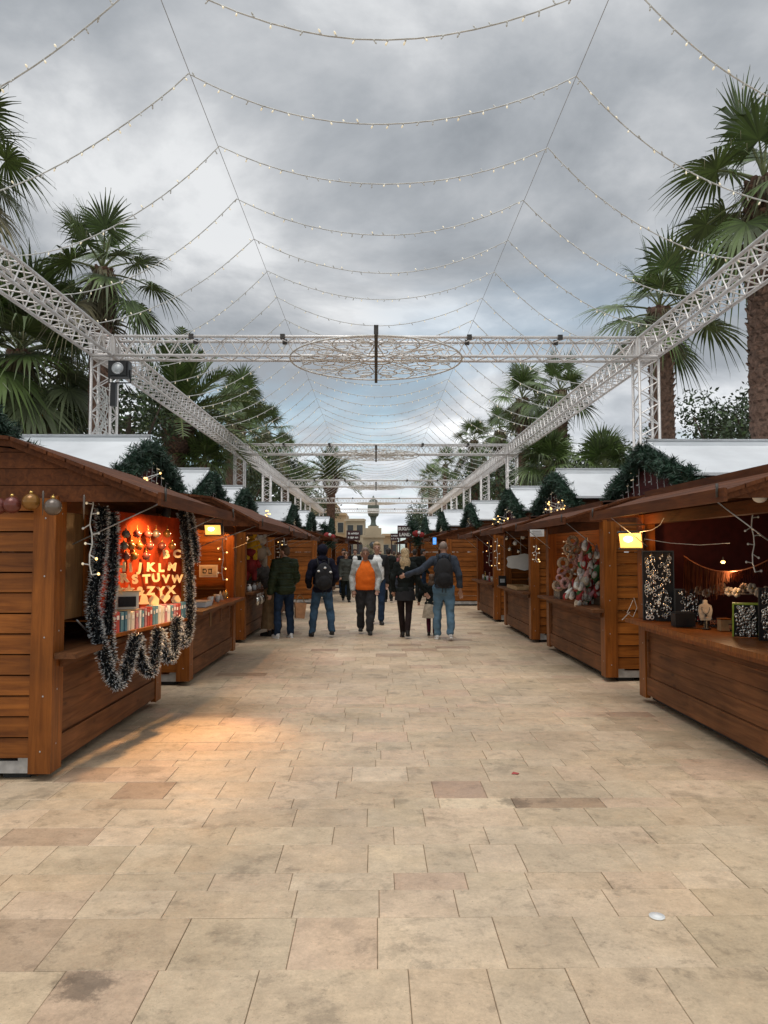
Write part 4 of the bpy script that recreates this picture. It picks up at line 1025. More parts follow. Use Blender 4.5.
def point(loc, e, colr, rad=.04):
    l = bpy.data.lights.new('bulb_light', 'POINT'); l.energy = e; l.color = colr; l.shadow_soft_size = rad; o = bpy.data.objects.new('bulb_light', l); col.objects.link(o); o.location = loc
WARM = (1, .48, .14)
q = at(631, 540, 8.40); lit_flood(q, R(-35), R(18), 'lit yellow floodlight on the far post of the nearest right hut', 1.15)
point(q+Vector((-.06, -.22, .06)), 6, WARM); 
q = Vector((-1.80, 8.30, 1.93)); lit_flood(q, R(0), R(25), 'lit floodlight under the roof end at the far side of the letter display', .8)
spot(q+Vector((.0, -.14, -.05)), (-1.66, 6.75, 0), 215, 62, 1.0, (1, .56, .27)); spot(q+Vector((-.02, -.14, -.02)), (-2.25, 7.0, 1.35), 52, 60, .6, (1, .55, .22))
q = Vector((-1.93, 6.95, 2.06)); t = thing('downlight', 'small dark lamp under the roof edge shining on the letter display', 'lamp', q)
m_ = MB(); m_.tube([(0, 0, .06), (0, 0, 0), (-.02, 0, -.05)], .03, 10, radii=[.02, .035, .045], cap=False); m_.build('shade', 'black', t); m_ = MB(); m_.sphere((-.012, 0, -.02), .024, 8, 6); m_.build('globe', 'lenshot', t)
spot(q+Vector((-.03, 0, -.06)), (-2.28, 7.2, 1.35), 62, 130, .8, (1, .60, .27), .03)
q = Vector((-2.72, 12.0, 2.14)); t = thing('light_bulb', 'glowing bare bulb high in the orange-lit second left hut', 'bulb', q)
m_ = MB(); m_.sphere((0, 0, 0), .05, 10, 8); m_.build('globe', 'lenshot', t); m_ = MB(); m_.tube([(0, 0, .045), (0, 0, .12), (0, 0, .25)], .018, 6, radii=[.02, .02, .005]); m_.build('socket', 'white', t)
point(q+Vector((.0, -.12, -.05)), 34, (1, .42, .12))
point(Vector((3.7, 19.6, 2.0)), 8, (1, .5, .2)); point(Vector((3.9, 12.0, 2.1)), 16, (1, .55, .25)); point((-2.9, 15.5, 2.1), 7, (1, .62, .35))

# -------- second left hut: cups, cones, wall sign
zc = .935
def cup(m_): m_.tube([(0, 0, 0), (0, 0, .10)], .035, 10, radii=[.028, .04])
for i, (u, v) in enumerate(((.02, 1.2), (.06, 1.45), (.03, 1.75), (.1, 2.0))):
    mini('paper_cup', 'white cup on the orange-lit hut counter, %s from the near side' % ordn(i), 'cup', (-2.34-u, 9.54+v, zc), 'white', cup, 'cups on the second left counter')
for i, v in enumerate((2.2, 2.45, 2.65)):
    mini('paper_cone', 'small cone-shaped napkin on the orange-lit counter, %s from the cups' % ordn(i), 'napkin', (-2.42, 9.54+v, zc), ['paper', 'woodtray', 'gold'][i], lambda m: m.tube([(0, 0, 0), (0, 0, .14)], .05, 8, radii=[.055, .004]), 'cones on the second left counter')
mini('carton_box', 'low white carton at the near end of the orange-lit counter', 'box', (-2.42, 10.4, zc), None, None, parts=[('carton', 'white', lambda m: m.b2((-.12, -.2, 0), (.12, .2, .06))), ('lid', 'paper', lambda m: m.b2((-.125, -.205, .061), (.125, .205, .075)))])
q = at(208.5, 571, 12.3)
t = thing('wall_notice', 'small white framed notice with grey symbols on the orange plank wall', 'notice', q)
m_ = MB(); m_.box((0, 0, 0), (.30, .02, .20)); m_.build('frame', 'paper', t)
m_ = MB(); m_.box((0, -.013, 0), (.25, .006, .15)); m_.build('sheet', 'cream', t)
m_ = MB()
for (x, z, w_, h_) in ((-.06, .03, .05, .015), (-.06, -.03, .05, .015), (-.085, 0, .012, .07), (-.03, 0, .012, .03), (.03, .03, .06, .015), (.01, 0, .012, .07), (.05, 0, .012, .045), (.035, -.035, .06, .012)): m_.box((x, -.018, z), (w_, .004, h_))
m_.build('symbols', 'charcoal', t)
for i, v in enumerate((.9, 1.6, 2.2)):
    mini('hanging_card', 'pale card strip pinned below the orange-lit counter, %s from near end' % ordn(i), 'card', (-2.30+.01, 9.54+v, .66), None, None, 'cards pinned below the second left counter', parts=[('card', 'panel_y' if i else 'plain', lambda m: m.b2((-.0, -.05, .0), (.012, .05, .24))), ('pin', 'steel', lambda m: m.sphere((.012, 0, .22), .008, 6, 4))])
# -------- third left hut: plush toys and hanging goods
def plush(name, label, loc, body, head, s_=1.0):
    t = thing(name, label, 'plush toy', loc, 'plush toys hung in the third left hut', scale=s_)
    m_ = MB(); m_.sphere((0, 0, 0), (.10, .08, .13), 12, 8); m_.build('body', body, t)
    m_ = MB(); m_.sphere((0, -.01, .19), (.085, .08, .08), 12, 8); m_.sphere((-.06, 0, .26), .03, 8, 6); m_.sphere((.06, 0, .26), .03, 8, 6); m_.build('head', head, t)
    for x in (-.09, .09):
        m_ = MB(); m_.tube([(x*.9, 0, .07), (x*1.5, -.03, -.03)], .03, 8, radii=[.036, .03]); m_.build('arm', body, t)
        m_ = MB(); m_.tube([(x*.55, 0, -.09), (x*.65, -.05, -.22)], .03, 8, radii=[.045, .035]); m_.build('leg', body, t)
plush('plush_toy', 'bright yellow plush toy hanging by the post of the third left hut', at(252, 546, 15.0), 'yellow', 'yellow', 1.25)
plush('plush_toy', 'white plush toy hanging right of the yellow one', at(261, 553, 15.3), 'cream', 'white', 1.35)
plush('plush_toy', 'red plush toy hanging below the yellow one', at(251, 565, 15.0), 'red', 'red', 1.35)
plush('plush_toy', 'white plush toy sitting high at the back of the third left hut', at(250, 538, 15.6), 'white', 'white', .9)
plush('plush_toy', 'brown plush toy behind the red one', at(257, 572, 15.6), 'hair_brown', 'hair_brown', 1.1)
for i in range(12):
    mini('glass_jar', 'small glass jar on the third left counter, %s from the near end' % ordn(i), 'jar', (-2.40-.04*(i % 3), 14.3+i*.19, zc), None, None, 'jars on the third left counter',
         parts=[('jar', 'baubleglass' if i % 3 else 'white', lambda m: m.tube([(0, 0, 0), (0, 0, .08), (0, 0, .10)], .04, 10, radii=[.045, .045, .03])), ('lid', ['silver', 'paper', 'cardpink'][i % 3], lambda m: m.tube([(0, 0, .101), (0, 0, .125)], .034, 10))])
for i in range(11):
    mini('hanging_bag', 'small clear bag hung on the third left counter edge, %s from the near end' % ordn(i), 'bag', (-2.245, 14.28+i*.2, .84), None, None, 'small bags hung along the third left counter',
         parts=[('bag', ['silver', 'baubleglass', 'paper'][i % 3], lambda m: m.sphere((0, 0, -.09), (.05, .055, .085), 8, 6)), ('tie', 'white', lambda m: m.tube([(0, 0, 0), (0, 0, .05)], .006, 5))])
# -------- other deep stalls: simple goods
def goods_row(n, x, y0, dy, z, names, grp, where):
    for i in range(n):
        kind = names[i % len(names)]; mt = ['cardred', 'paper', 'gold', 'green', 'white', 'cardpink'][(i*5+n) % 6]; cn = {'cardred': 'red', 'paper': 'cream', 'gold': 'gold', 'green': 'green', 'white': 'white', 'cardpink': 'pink'}[mt]
        if kind == 'tin': f = lambda m: m.tube([(0, 0, 0), (0, 0, .11)], .05, 10); nm = 'tin'
        elif kind == 'box': f = lambda m: m.b2((-.06, -.06, 0), (.06, .06, .09)); nm = 'box'
        else: f = lambda m: m.tube([(0, 0, 0), (0, 0, .10), (0, 0, .15), (0, 0, .2)], .03, 10, radii=[.035, .035, .012, .012]); nm = 'bottle'
        lid = (lambda m: m.tube([(0, 0, .111), (0, 0, .125)], .052, 10)) if kind == 'tin' else ((lambda m: m.b2((-.063, -.063, .091), (.063, .063, .105))) if kind == 'box' else (lambda m: m.tube([(0, 0, .2005), (0, 0, .22)], .014, 8)))
        mini('goods_'+nm, 'small %s %s on %s, %s in its row' % (cn, nm, where, ordn(i)), nm, (x, y0+i*dy, z), None, None, grp, parts=[('body', mt, f), ('lid', 'silver', lid)])
goods_row(9, -2.5, 18.5, .22, zc, ['tin', 'box', 'bottle'], 'goods on the fourth left counter', 'the fourth left counter')
goods_row(9, 2.95, 18.5, .25, zc, ['box', 'bottle', 'tin'], 'goods on the fourth right counter', 'the fourth right counter')
# -------- third right hut: tray, black stand, card sign, baubles
t = thing('wooden_tray', 'pale wooden tray on the third right counter', 'tray', (2.92, 15.2, zc))
m_ = MB(); m_.b2((-.16, -.55, 0), (.16, .55, .012)); m_.build('base', 'woodtray', t)
m_ = MB(); m_.b2((-.175, -.56, 0), (-.162, .56, .07)); m_.b2((.162, -.56, 0), (.175, .56, .07)); m_.b2((-.16, -.56, .0125), (.16, -.548, .07)); m_.b2((-.16, .548, .0125), (.16, .56, .07)); m_.build('rim', 'woodtray', t)
q = at(500, 581, 16.6)
t = thing('payment_stand', 'small black stand with a pale screen at the far end of the third right counter', 'stand', (2.80, 16.65, zc))
m_ = MB(); m_.b2((-.09, -.02, .0), (.09, .06, .02)); m_.b2((-.08, 0, .0205), (.08, .03, .22)); m_.build('stand', 'black', t)
m_ = MB(); m_.b2((-.05, -.008, .07), (.05, -.001, .15)); m_.build('screen', 'glasslens', t)
q = at(521, 562, 15.3)
t = thing('bottle_sign', 'white cloud-shaped sign board inside the third right hut', 'sign', q)
m_ = MB()
P = [(.30*math.cos(a)*(1+.12*math.cos(5*a)), 0, .16*math.sin(a)*(1+.12*math.cos(5*a))) for a in [2*math.pi*i/28 for i in range(28)]]
m_.prism(P, (0, .02, 0)); m_.build('board', 'white', t); m_ = MB(); m_.tube([(0, .01, .15), (0, .01, 2.0-q.z if q.z < 1.9 else .4)], .004, 4); m_.build('cord', 'cable', t)
q = at(537, 533, 13.85)
t = thing('name_board', 'white rectangular card on the top of the third right hut post', 'sign', q); m_ = MB(); m_.box((0, 0, 0), (.26, .02, .13)); m_.build('card', 'white', t)
m_ = MB()
for i in range(3): m_.box((-.01+.01*i, -.012, .035-.035*i), (.17, .003, .012))
m_.build('printed_lines', 'steel', t)
for i, (px, py, D) in enumerate(((507, 538, 15.5), (515, 543, 15.2), (510, 549, 15.6), (523, 537, 14.9), (519, 551, 15.8))):
    q = at(px, py, D); mini('hanging_bauble', 'white bauble hanging in the third right hut, %s of the bunch' % ordn(i), 'bauble', q, None, None, 'white baubles in the third right hut',
         parts=[('globe', 'white' if i % 2 else 'silver', lambda m: m.sphere((0, 0, 0), .045, 10, 8)), ('hook', 'gold', lambda m: m.tube([(0, 0, .04), (0, 0, .10)], .006, 5))])
q = at(524, 580, 14.8)
t = thing('figurine', 'dark wire figurine standing behind the wooden tray', 'figurine', (3.05, 14.9, zc)); m_ = MB(); m_.tube([(0, 0, 0), (0, 0, .02)], .07, 10); m_.build('foot', 'black', t)
m_ = MB(); m_.tube([(0, 0, .02), (.03, 0, .12), (-.03, 0, .2), (.02, 0, .3)], .018, 6); m_.sphere((.02, 0, .34), .04, 8, 6); m_.tube([(.02, 0, .28), (.10, 0, .2)], .01, 5); m_.build('figure', 'darkiron', t)
# -------- second right hut: heap of wreaths and soft figures
WR = [(573, 541, 'beige'), (567, 549, 'beige'), (575, 550, 'beige'), (580, 553, 'beige'), (571, 557, 'beige'), (579, 561, 'blush'), (563, 563, 'beige'), (571, 566, 'blush'), (562, 571, 'blush'), (568, 575, 'beige'), (560, 578, 'blush'), (576, 571, 'beige'), (586, 556, 'cream'), (583, 546, 'blush'), (558, 586, 'beige'), (565, 583, 'blush')]
for i, (px, py, mt) in enumerate(WR):
    q = at(px, py, 11.2+rnd.uniform(0, .25)); t = thing('small_wreath', '%s ring wreath in the second right hut, %s from the top' % ({'beige': 'beige', 'blush': 'dusty pink', 'cream': 'cream'}[mt], ordn(i)), 'wreath', q, 'ring wreaths in the second right hut')
    m_ = MB(); m_.torus((0, 0, 0), .062, .026, 16, 7, rot=Matrix.Rotation(rnd.uniform(-.5, .5), 3, 'Z'))
    for k in range(14): a = k*.449; m_.sphere((.062*math.cos(a), -.02, .062*math.sin(a)), .018, 6, 4, 0)
    m_.build('ring', mt, t)
    t.scale = (rnd.uniform(.7, 1.15),)*3; t.rotation_euler = (rnd.uniform(-.5, .5), rnd.uniform(-1, 1), rnd.uniform(-.4, .4)); m_ = MB(); m_.sphere((0, -.045, -.055), (.03, .014, .016), 8, 5); m_.build('bow', 'white' if i % 2 else 'cardpink', t)
def gnome(i, px, py, D, body, hat, label, s_=1.0):
    q = at(px, py, D); t = thing('gnome_figure', label, 'figurine', q, 'soft figures in the second right hut', scale=s_*rnd.uniform(.62, .86)); t.rotation_euler = (rnd.uniform(-.4, .3), rnd.uniform(-.6, .6), rnd.uniform(-.6, .6))
    m_ = MB(); m_.sphere((0, 0, 0), (.07, .06, .09), 10, 8); m_.build('body', body, t)
    m_ = MB(); m_.tube([(0, 0, .05), (.01, 0, .13), (.04, 0, .23)], .05, 10, radii=[.062, .04, .008]); m_.build('hat', hat, t)
    m_ = MB(); m_.sphere((0, -.05, .01), (.045, .03, .065), 8, 6); m_.build('beard', 'soft_white', t)
    m_ = MB(); m_.sphere((0, -.08, .055), .014, 6, 5); m_.build('nose', 'skin', t)
GN = [(581, 572, 'white', 'red'), (586, 566, 'red', 'red'), (589, 575, 'red', 'green'), (594, 562, 'green', 'cream'), (595, 575, 'green', 'green'), (592, 585, 'white', 'white'), (583, 585, 'red', 'white'), (576, 588, 'red', 'red'), (590, 553, 'cream', 'red'), (597, 555, 'white', 'blush'), (571, 595, 'white', 'cream'), (580, 598, 'red', 'green'), (588, 598, 'white', 'cardpink'), (596, 598, 'white', 'red'), (597, 588, 'red', 'cream'), (566, 596, 'red', 'white')]
rg = random.Random(12)
for _ in range(22): GN.append((rg.uniform(576, 599), rg.uniform(545, 604), rg.choice(['white', 'red', 'green', 'cream', 'red']), rg.choice(['red', 'white', 'green', 'cream', 'blush'])))
for i, (px, py, b_, h_) in enumerate(GN):
    nmc = {'white': 'white', 'red': 'red', 'green': 'green', 'cream': 'cream', 'blush': 'pink', 'cardpink': 'pink'}
    gnome(i, px, py, 10.6+rnd.uniform(0, .3), b_, h_, 'bearded soft figure in %s with %s hat, %s of the heap' % (nmc[b_], nmc[h_], ordn(i)), 1.0)
t = thing('display_plinth', 'stepped cloth-covered stand carrying the heap of figures in the second right hut', 'stand', (3.25, 10.2, zc))
m_ = MB(); m_.b2((-.12, .0, 0), (.6, 1.2, .12)); m_.b2((0, .35, .121), (.6, 1.3, .32)); m_.b2((.1, .75, .321), (.6, 1.4, .56)); m_.build('steps', 'hair_brown', t)
mini('glass_box', 'greyish clear box at the far end of the second right counter', 'box', (3.05, 12.1, zc), None, None, parts=[('box', 'baubleglass', lambda m: m.b2((-.14, -.2, 0), (.16, .2, .26))), ('lid', 'silver', lambda m: m.b2((-.15, -.21, .261), (.17, .21, .28)))])
# -------- nearest right hut: jewellery
def jewel_board(px0, px1, py0, py1, D, label, n, seed, frame='black', back='blackcloth', lean=.0, rz=-.35):
    a = at((px0+px1)/2, py1, D); b = at((px0+px1)/2, py0, D); wd = (px1-px0)/FPX*D; h = b.z-a.z
    z0 = max(a.z, zc); t = thing('jewellery_board', label, 'display board', (a.x, D, z0), 'jewellery boards in the nearest right hut', rz); t.rotation_euler = (-lean, 0, rz)
    m_ = MB(); m_.b2((-wd/2, 0, 0), (wd/2, .015, h)); m_.build('panel', back, t)
    m_ = MB()
    for q0, q1 in (((-wd/2-.012, -.008, -.0), (-wd/2, .02, h)), ((wd/2, -.008, 0), (wd/2+.012, .02, h)), ((-wd/2-.012, -.008, h), (wd/2+.012, .02, h+.012))): m_.b2(q0, q1)
    m_.build('frame', frame, t)
    rg = random.Random(seed); m_ = MB()
    for i in range(n):
        x = -wd/2+wd*(.08+.84*rg.random()); z = h*(.05+.9*((i+.5)/n)); 
        if rg.random() < .4: m_.torus((x, -.014, z), .016, .004, 10, 5)
        else: m_.sphere((x, -.014, z), (.013, .009, .016), 6, 5); m_.tube([(x, -.008, z+.035), (x, -.012, z)], .002, 4)
    o = m_.build('earrings', 'silver', t); o['kind'] = 'stuff'
    return t
jewel_board(645, 673, 553, 622, 8.15, 'tall black board of earrings at the far end of the nearest right hut', 150, 1)
jewel_board(677, 700, 590, 622, 7.9, 'lower black board of earrings beside the tall one', 50, 2)
jewel_board(735, 757, 606, 640, 6.6, 'lime-framed leaning board of jewellery on the nearest right counter', 90, 3, frame='lime', lean=-.25)
jewel_board(762, 790, 590, 642, 6.3, 'black jewellery board cut by the right edge', 110, 4, lean=-.1)
q = at(667, 616, 8.0)
t = thing('eyeglass_rings', 'pair of small pale linked rings leaning on the foot of the tall black board', 'rings', (at(650, 616, 8.0).x, 8.0, zc+.05)); m_ = MB(); m_.torus((-.022, 0, 0), .018, .005, 14, 6); m_.build('ring', 'white', t); m_ = MB(); m_.torus((.022, 0, 0), .018, .005, 14, 6); m_.build('ring', 'white', t)
q = at(706, 625, 7.3)
t = thing('necklace_bust', 'white necklace bust on a black stand in the nearest right hut', 'bust', (q.x, 7.3, zc), scale=.68)
m_ = MB(); m_.tube([(0, 0, 0), (0, 0, .012), (0, 0, .014), (0, 0, .12)], .05, 10, radii=[.07, .07, .035, .03]); m_.build('stand', 'black', t)
m_ = MB(); m_.prism([(-.085, 0, .33), (-.10, 0, .26), (-.07, 0, .12), (.07, 0, .12), (.10, 0, .26), (.085, 0, .33), (.03, 0, .36), (.025, 0, .41), (-.025, 0, .41), (-.03, 0, .36)], (0, .03, 0)); m_.build('bust', 'cream', t)
m_ = MB(); 
for k in range(13): a = math.pi*(1+k/12); m_.sphere((.055*math.cos(a), -.006, .30+.09*math.sin(a)), .007, 6, 4)
m_.sphere((0, -.008, .19), .018, 8, 6); m_.build('necklace', 'darkiron', t)
mini('small_box', 'small orange-brown box right of the necklace bust', 'box', (q.x+.11, 7.15, zc), None, None, parts=[('box', 'woodtray', lambda m: m.b2((-.05, -.04, 0), (.05, .04, .10))), ('lid', 'post', lambda m: m.b2((-.053, -.043, .101), (.053, .043, .115)))])
mini('black_case', 'small black display case left of the bust', 'case', (q.x-.12, 7.55, zc), None, None, parts=[('case', 'black', lambda m: m.b2((-.10, -.06, 0), (.10, .06, .13))), ('cushion', 'blackcloth', lambda m: m.b2((-.09, -.05, .131), (.09, .05, .145)))])
rg = random.Random(9)
a, b = at(684, 556, 7.9), at(768, 560, 6.6); m_ = MB(); P = [a.lerp(b, i/12)+Vector((0, 0, -.22*4*(i/12)*(1-i/12)*.6)) for i in range(13)]; m_.tube(P, .006, 5)
t = thing('fringe_swag', 'copper tinsel fringe hanging from a cord inside the nearest right hut', 'fringe', (0, 0, 0)); m_.build('cord', 'copper', t)
m_ = MB()
for i in range(330):
    s_ = rg.random()**1.3; k = min(11, int(s_*12)); q = P[k].lerp(P[k+1], s_*12-k); ln = (.36*(1-s_)+.06)*rg.uniform(.5, 1.1) if s_ < .5 else .12*rg.uniform(.4, 1)
    w_ = Vector((.003, .002, 0)); e_ = q+Vector((rg.uniform(-.02, .02), 0, -ln)); m_.add([q-w_, q+w_, e_+w_, e_-w_], [(0, 1, 2, 3)])
m_.build('fringe', 'copper', t, fix=False)
for i in range(11):
    px = 699+i*7.5; q = at(px, 590+3*math.sin(i*1.7), 7.7-i*.1)
    t = thing('fabric_flower', 'cream fabric flower in the nearest right hut, %s from the left' % ordn(i), 'flower', q, 'fabric flowers in the nearest right hut')
    m_ = MB()
    for k in range(7): an = k*.9; m_.sphere((.028*math.cos(an), -.01*(k % 2), .028*math.sin(an)), (.022, .012, .022), 7, 5)
    m_.build('petals', 'cream' if i % 3 else 'beige', t); m_ = MB(); m_.sphere((0, -.02, 0), .010, 6, 4); m_.build('centre', 'gold', t)
m_ = MB(); a, b = at(694, 594, 7.85), at(790, 594, 6.6); m_.tube([a, b], .012, 6); tag(m_.build('shelf_rail', 'darkiron'), 'dark rail behind the row of cream flowers, nearest right hut', 'rail')
q = at(760, 497, 5.75); t = thing('white_globe', 'round white paper globe hanging under the nearest right roof', 'globe', q); m_ = MB(); m_.sphere((0, 0, 0), (.055, .055, .045), 16, 10); m_.build('globe', 'white', t); m_ = MB(); m_.tube([(0, 0, .044), (0, 0, 2.12-q.z+.05)], .003, 4); m_.build('cord', 'cable', t)
q = at(723, 562, 7.2); t = thing('light_bulb', 'tiny warm bulb hanging on the fringe cord in the jewellery hut', 'bulb', q); m_ = MB(); m_.sphere((0, 0, 0), (.024, .02, .016), 8, 6); m_.build('globe', 'bulbhot', t); m_ = MB(); m_.tube([(0, 0, .015), (0, 0, .05)], .008, 5); m_.build('socket', 'black', t); point(q+Vector((0, -.1, -.1)), 5, (1, .62, .34))
mini('coiled_cable', 'coiled white cable hooked on the outer post of the nearest right hut', 'cable', (0, 0, 0), 'cable', lambda m: (m.tube([at(633, 600, 8.45), at(630, 607, 8.4), at(627, 613, 8.4), at(633, 617, 8.42), at(637, 608, 8.44), at(634, 598, 8.45)], .004, 5), m.tube([at(630, 612, 8.4), at(622, 620, 8.45)], .005, 5)))
mini('lamp_cable', 'thin cable looping from the floodlight under the nearest right roof', 'cable', (0, 0, 0), 'cable', lambda m: m.tube([at(640, 532, 8.2), at(652, 530, 8.0), at(660, 525, 7.8), at(664, 518, 7.6)], .004, 5))
mini('lamp_cable', 'long thin cable sagging across the dark red lining', 'cable', (0, 0, 0), 'cable', lambda m: m.tube([at(645, 539, 8.0), at(670, 543, 7.8), at(700, 545, 7.6), at(730, 543, 7.2)], .003, 5))

# -------- signs on the far huts
def sign(px0, px1, py0, py1, D, lines, label, size):
    c = at((px0+px1)/2, (py0+py1)/2, D); wd = (px1-px0)/FPX*D; h = (py1-py0)/FPX*D
    t = thing('hut_sign', label, 'sign', c); m_ = MB(); m_.box((0, 0, 0), (wd, .05, h)); m_.build('board', 'signbrown', t)
    for x in (-wd*.35, wd*.35): m_ = MB(); m_.box((x, .05, -h/2-.25), (.05, .04, .7)); m_.build('leg', 'signbrown', t)
    if not lines:
        rg = random.Random(int(px0)); m_ = MB()          # lettering too small to read in the photograph
        for zrow in (.2, -.2):
            x = -wd*.38
            while x < wd*.38:
                l_ = rg.uniform(.025, .05); m_.box((x+l_/2, -.029, zrow*h+rg.uniform(-.008, .008)), (l_, .006, h*.2*rg.uniform(.7, 1))); x += l_+rg.choice((.014, .014, .05))
        m_.build('lettering', 'white', t)
    for i, tx in enumerate(lines):
        me = text_mesh(tx, size, .006, bold=.008); me.materials.clear(); me.materials.append(M['white']); o = linked('lettering', me, t, (0, -.034, h*(.22-.46*i) if len(lines) > 1 else 0)); o.rotation_euler = (math.pi/2, 0, 0)
sign(397.5, 412.5, 525.5, 538, 29, ['SUGAR', 'LAND'], 'largest dark brown sign reading SUGAR LAND over the right huts', .165)
sign(390.5, 398.5, 533.5, 541, 34.3, [], 'smaller dark sign behind and left of the SUGAR LAND sign', .12)
sign(346.5, 360, 530.5, 540.5, 34.7, [], 'dark brown sign with two rows of white lettering over the far left hut', .13)
q = at(434.5, 541, 23.4)
t = thing('lit_badge', 'small blue lit sign on the corner of the jutting right hut', 'sign', q); m_ = MB(); m_.box((0, 0, 0), (.13, .06, .24)); m_.build('case', 'black', t); m_ = MB(); m_.box((0, -.034, 0), (.105, .006, .21)); m_.build('face', 'bluescreen', t)
m_ = MB(); m_.box((0, -.040, .03), (.05, .004, .05)); m_.box((0, -.040, -.04), (.06, .004, .02)); m_.build('symbol', 'white', t)
# fir sprays with red bow at the inner corners of the far huts
for px, py, D, sd, lb in ((330, 537, 28.9, 1, 'left'), (418, 535, 28.4, 2, 'right')):
    q = at(px, py, D); t = thing('fir_bunch', 'bunch of fir twigs with a red and white bow high on the far %s hut' % lb, 'fir bunch', q, 'fir bunches on the far huts')
    o = linked('twigs', garland_mesh(70+sd, [(-.3, 0, .5), (-.1, 0, .2), (0, 0, -.4)], 320, .32), t); m_ = MB(); m_.sphere((-.1, -.3, .05), (.13, .06, .12), 8, 6); m_.sphere((.12, -.3, .0), (.11, .06, .10), 8, 6); m_.build('bow', 'red', t)
    m_ = MB(); m_.sphere((.02, -.36, .08), (.06, .03, .06), 8, 6); m_.build('knot', 'white', t)

# ------------------------------------------------------------------ people
def cap(m_, p0, r0, p1, r1, n=12):
    p0, p1 = Vector(p0), Vector(p1); m_.tube([p0, p1], r0, n, 0, radii=[r0, r1]); m_.sphere(p0, r0, n, 8); m_.sphere(p1, r1, n, 8)
def fuse(m_, name, mat, parent, voxel=.012, smooth=5, cuts=(), disp=0, fn=None):
    me = m_.mesh('tmp_'+name, mat); o = bpy.data.objects.new('tmp', me); col.objects.link(o)
    md = o.modifiers.new('r', 'REMESH'); md.mode = 'VOXEL'; md.voxel_size = voxel; md.use_smooth_shade = True
    if smooth: ms = o.modifiers.new('s', 'SMOOTH'); ms.factor = .5; ms.iterations = smooth
    dg = bpy.context.evaluated_depsgraph_get(); me2 = bpy.data.meshes.new_from_object(o.evaluated_get(dg)); bpy.data.objects.remove(o); bpy.data.meshes.remove(me)
    me2.name = name
    bm = bmesh.new(); bm.from_mesh(me2)
    for co, no in cuts: bmesh.ops.bisect_plane(bm, geom=bm.verts[:]+bm.edges[:]+bm.faces[:], plane_co=co, plane_no=no, clear_outer=True)
    bm.normal_update()
    if disp or fn:
        for v in bm.verts:
            k = disp*noise.noise(v.co*9+Vector((parent.location.x*3, 0, 0)))+disp*.6*noise.noise(Vector((v.co.x*8, v.co.y*8, v.co.z*13)))
            if fn: k += fn(v.co)
            v.co += v.normal*k
    bm.to_mesh(me2); bm.free()
    for p_ in me2.polygons: p_.use_smooth = True
    me2.materials.clear(); me2.materials.append(M[mat])
    return linked(name, me2, parent)
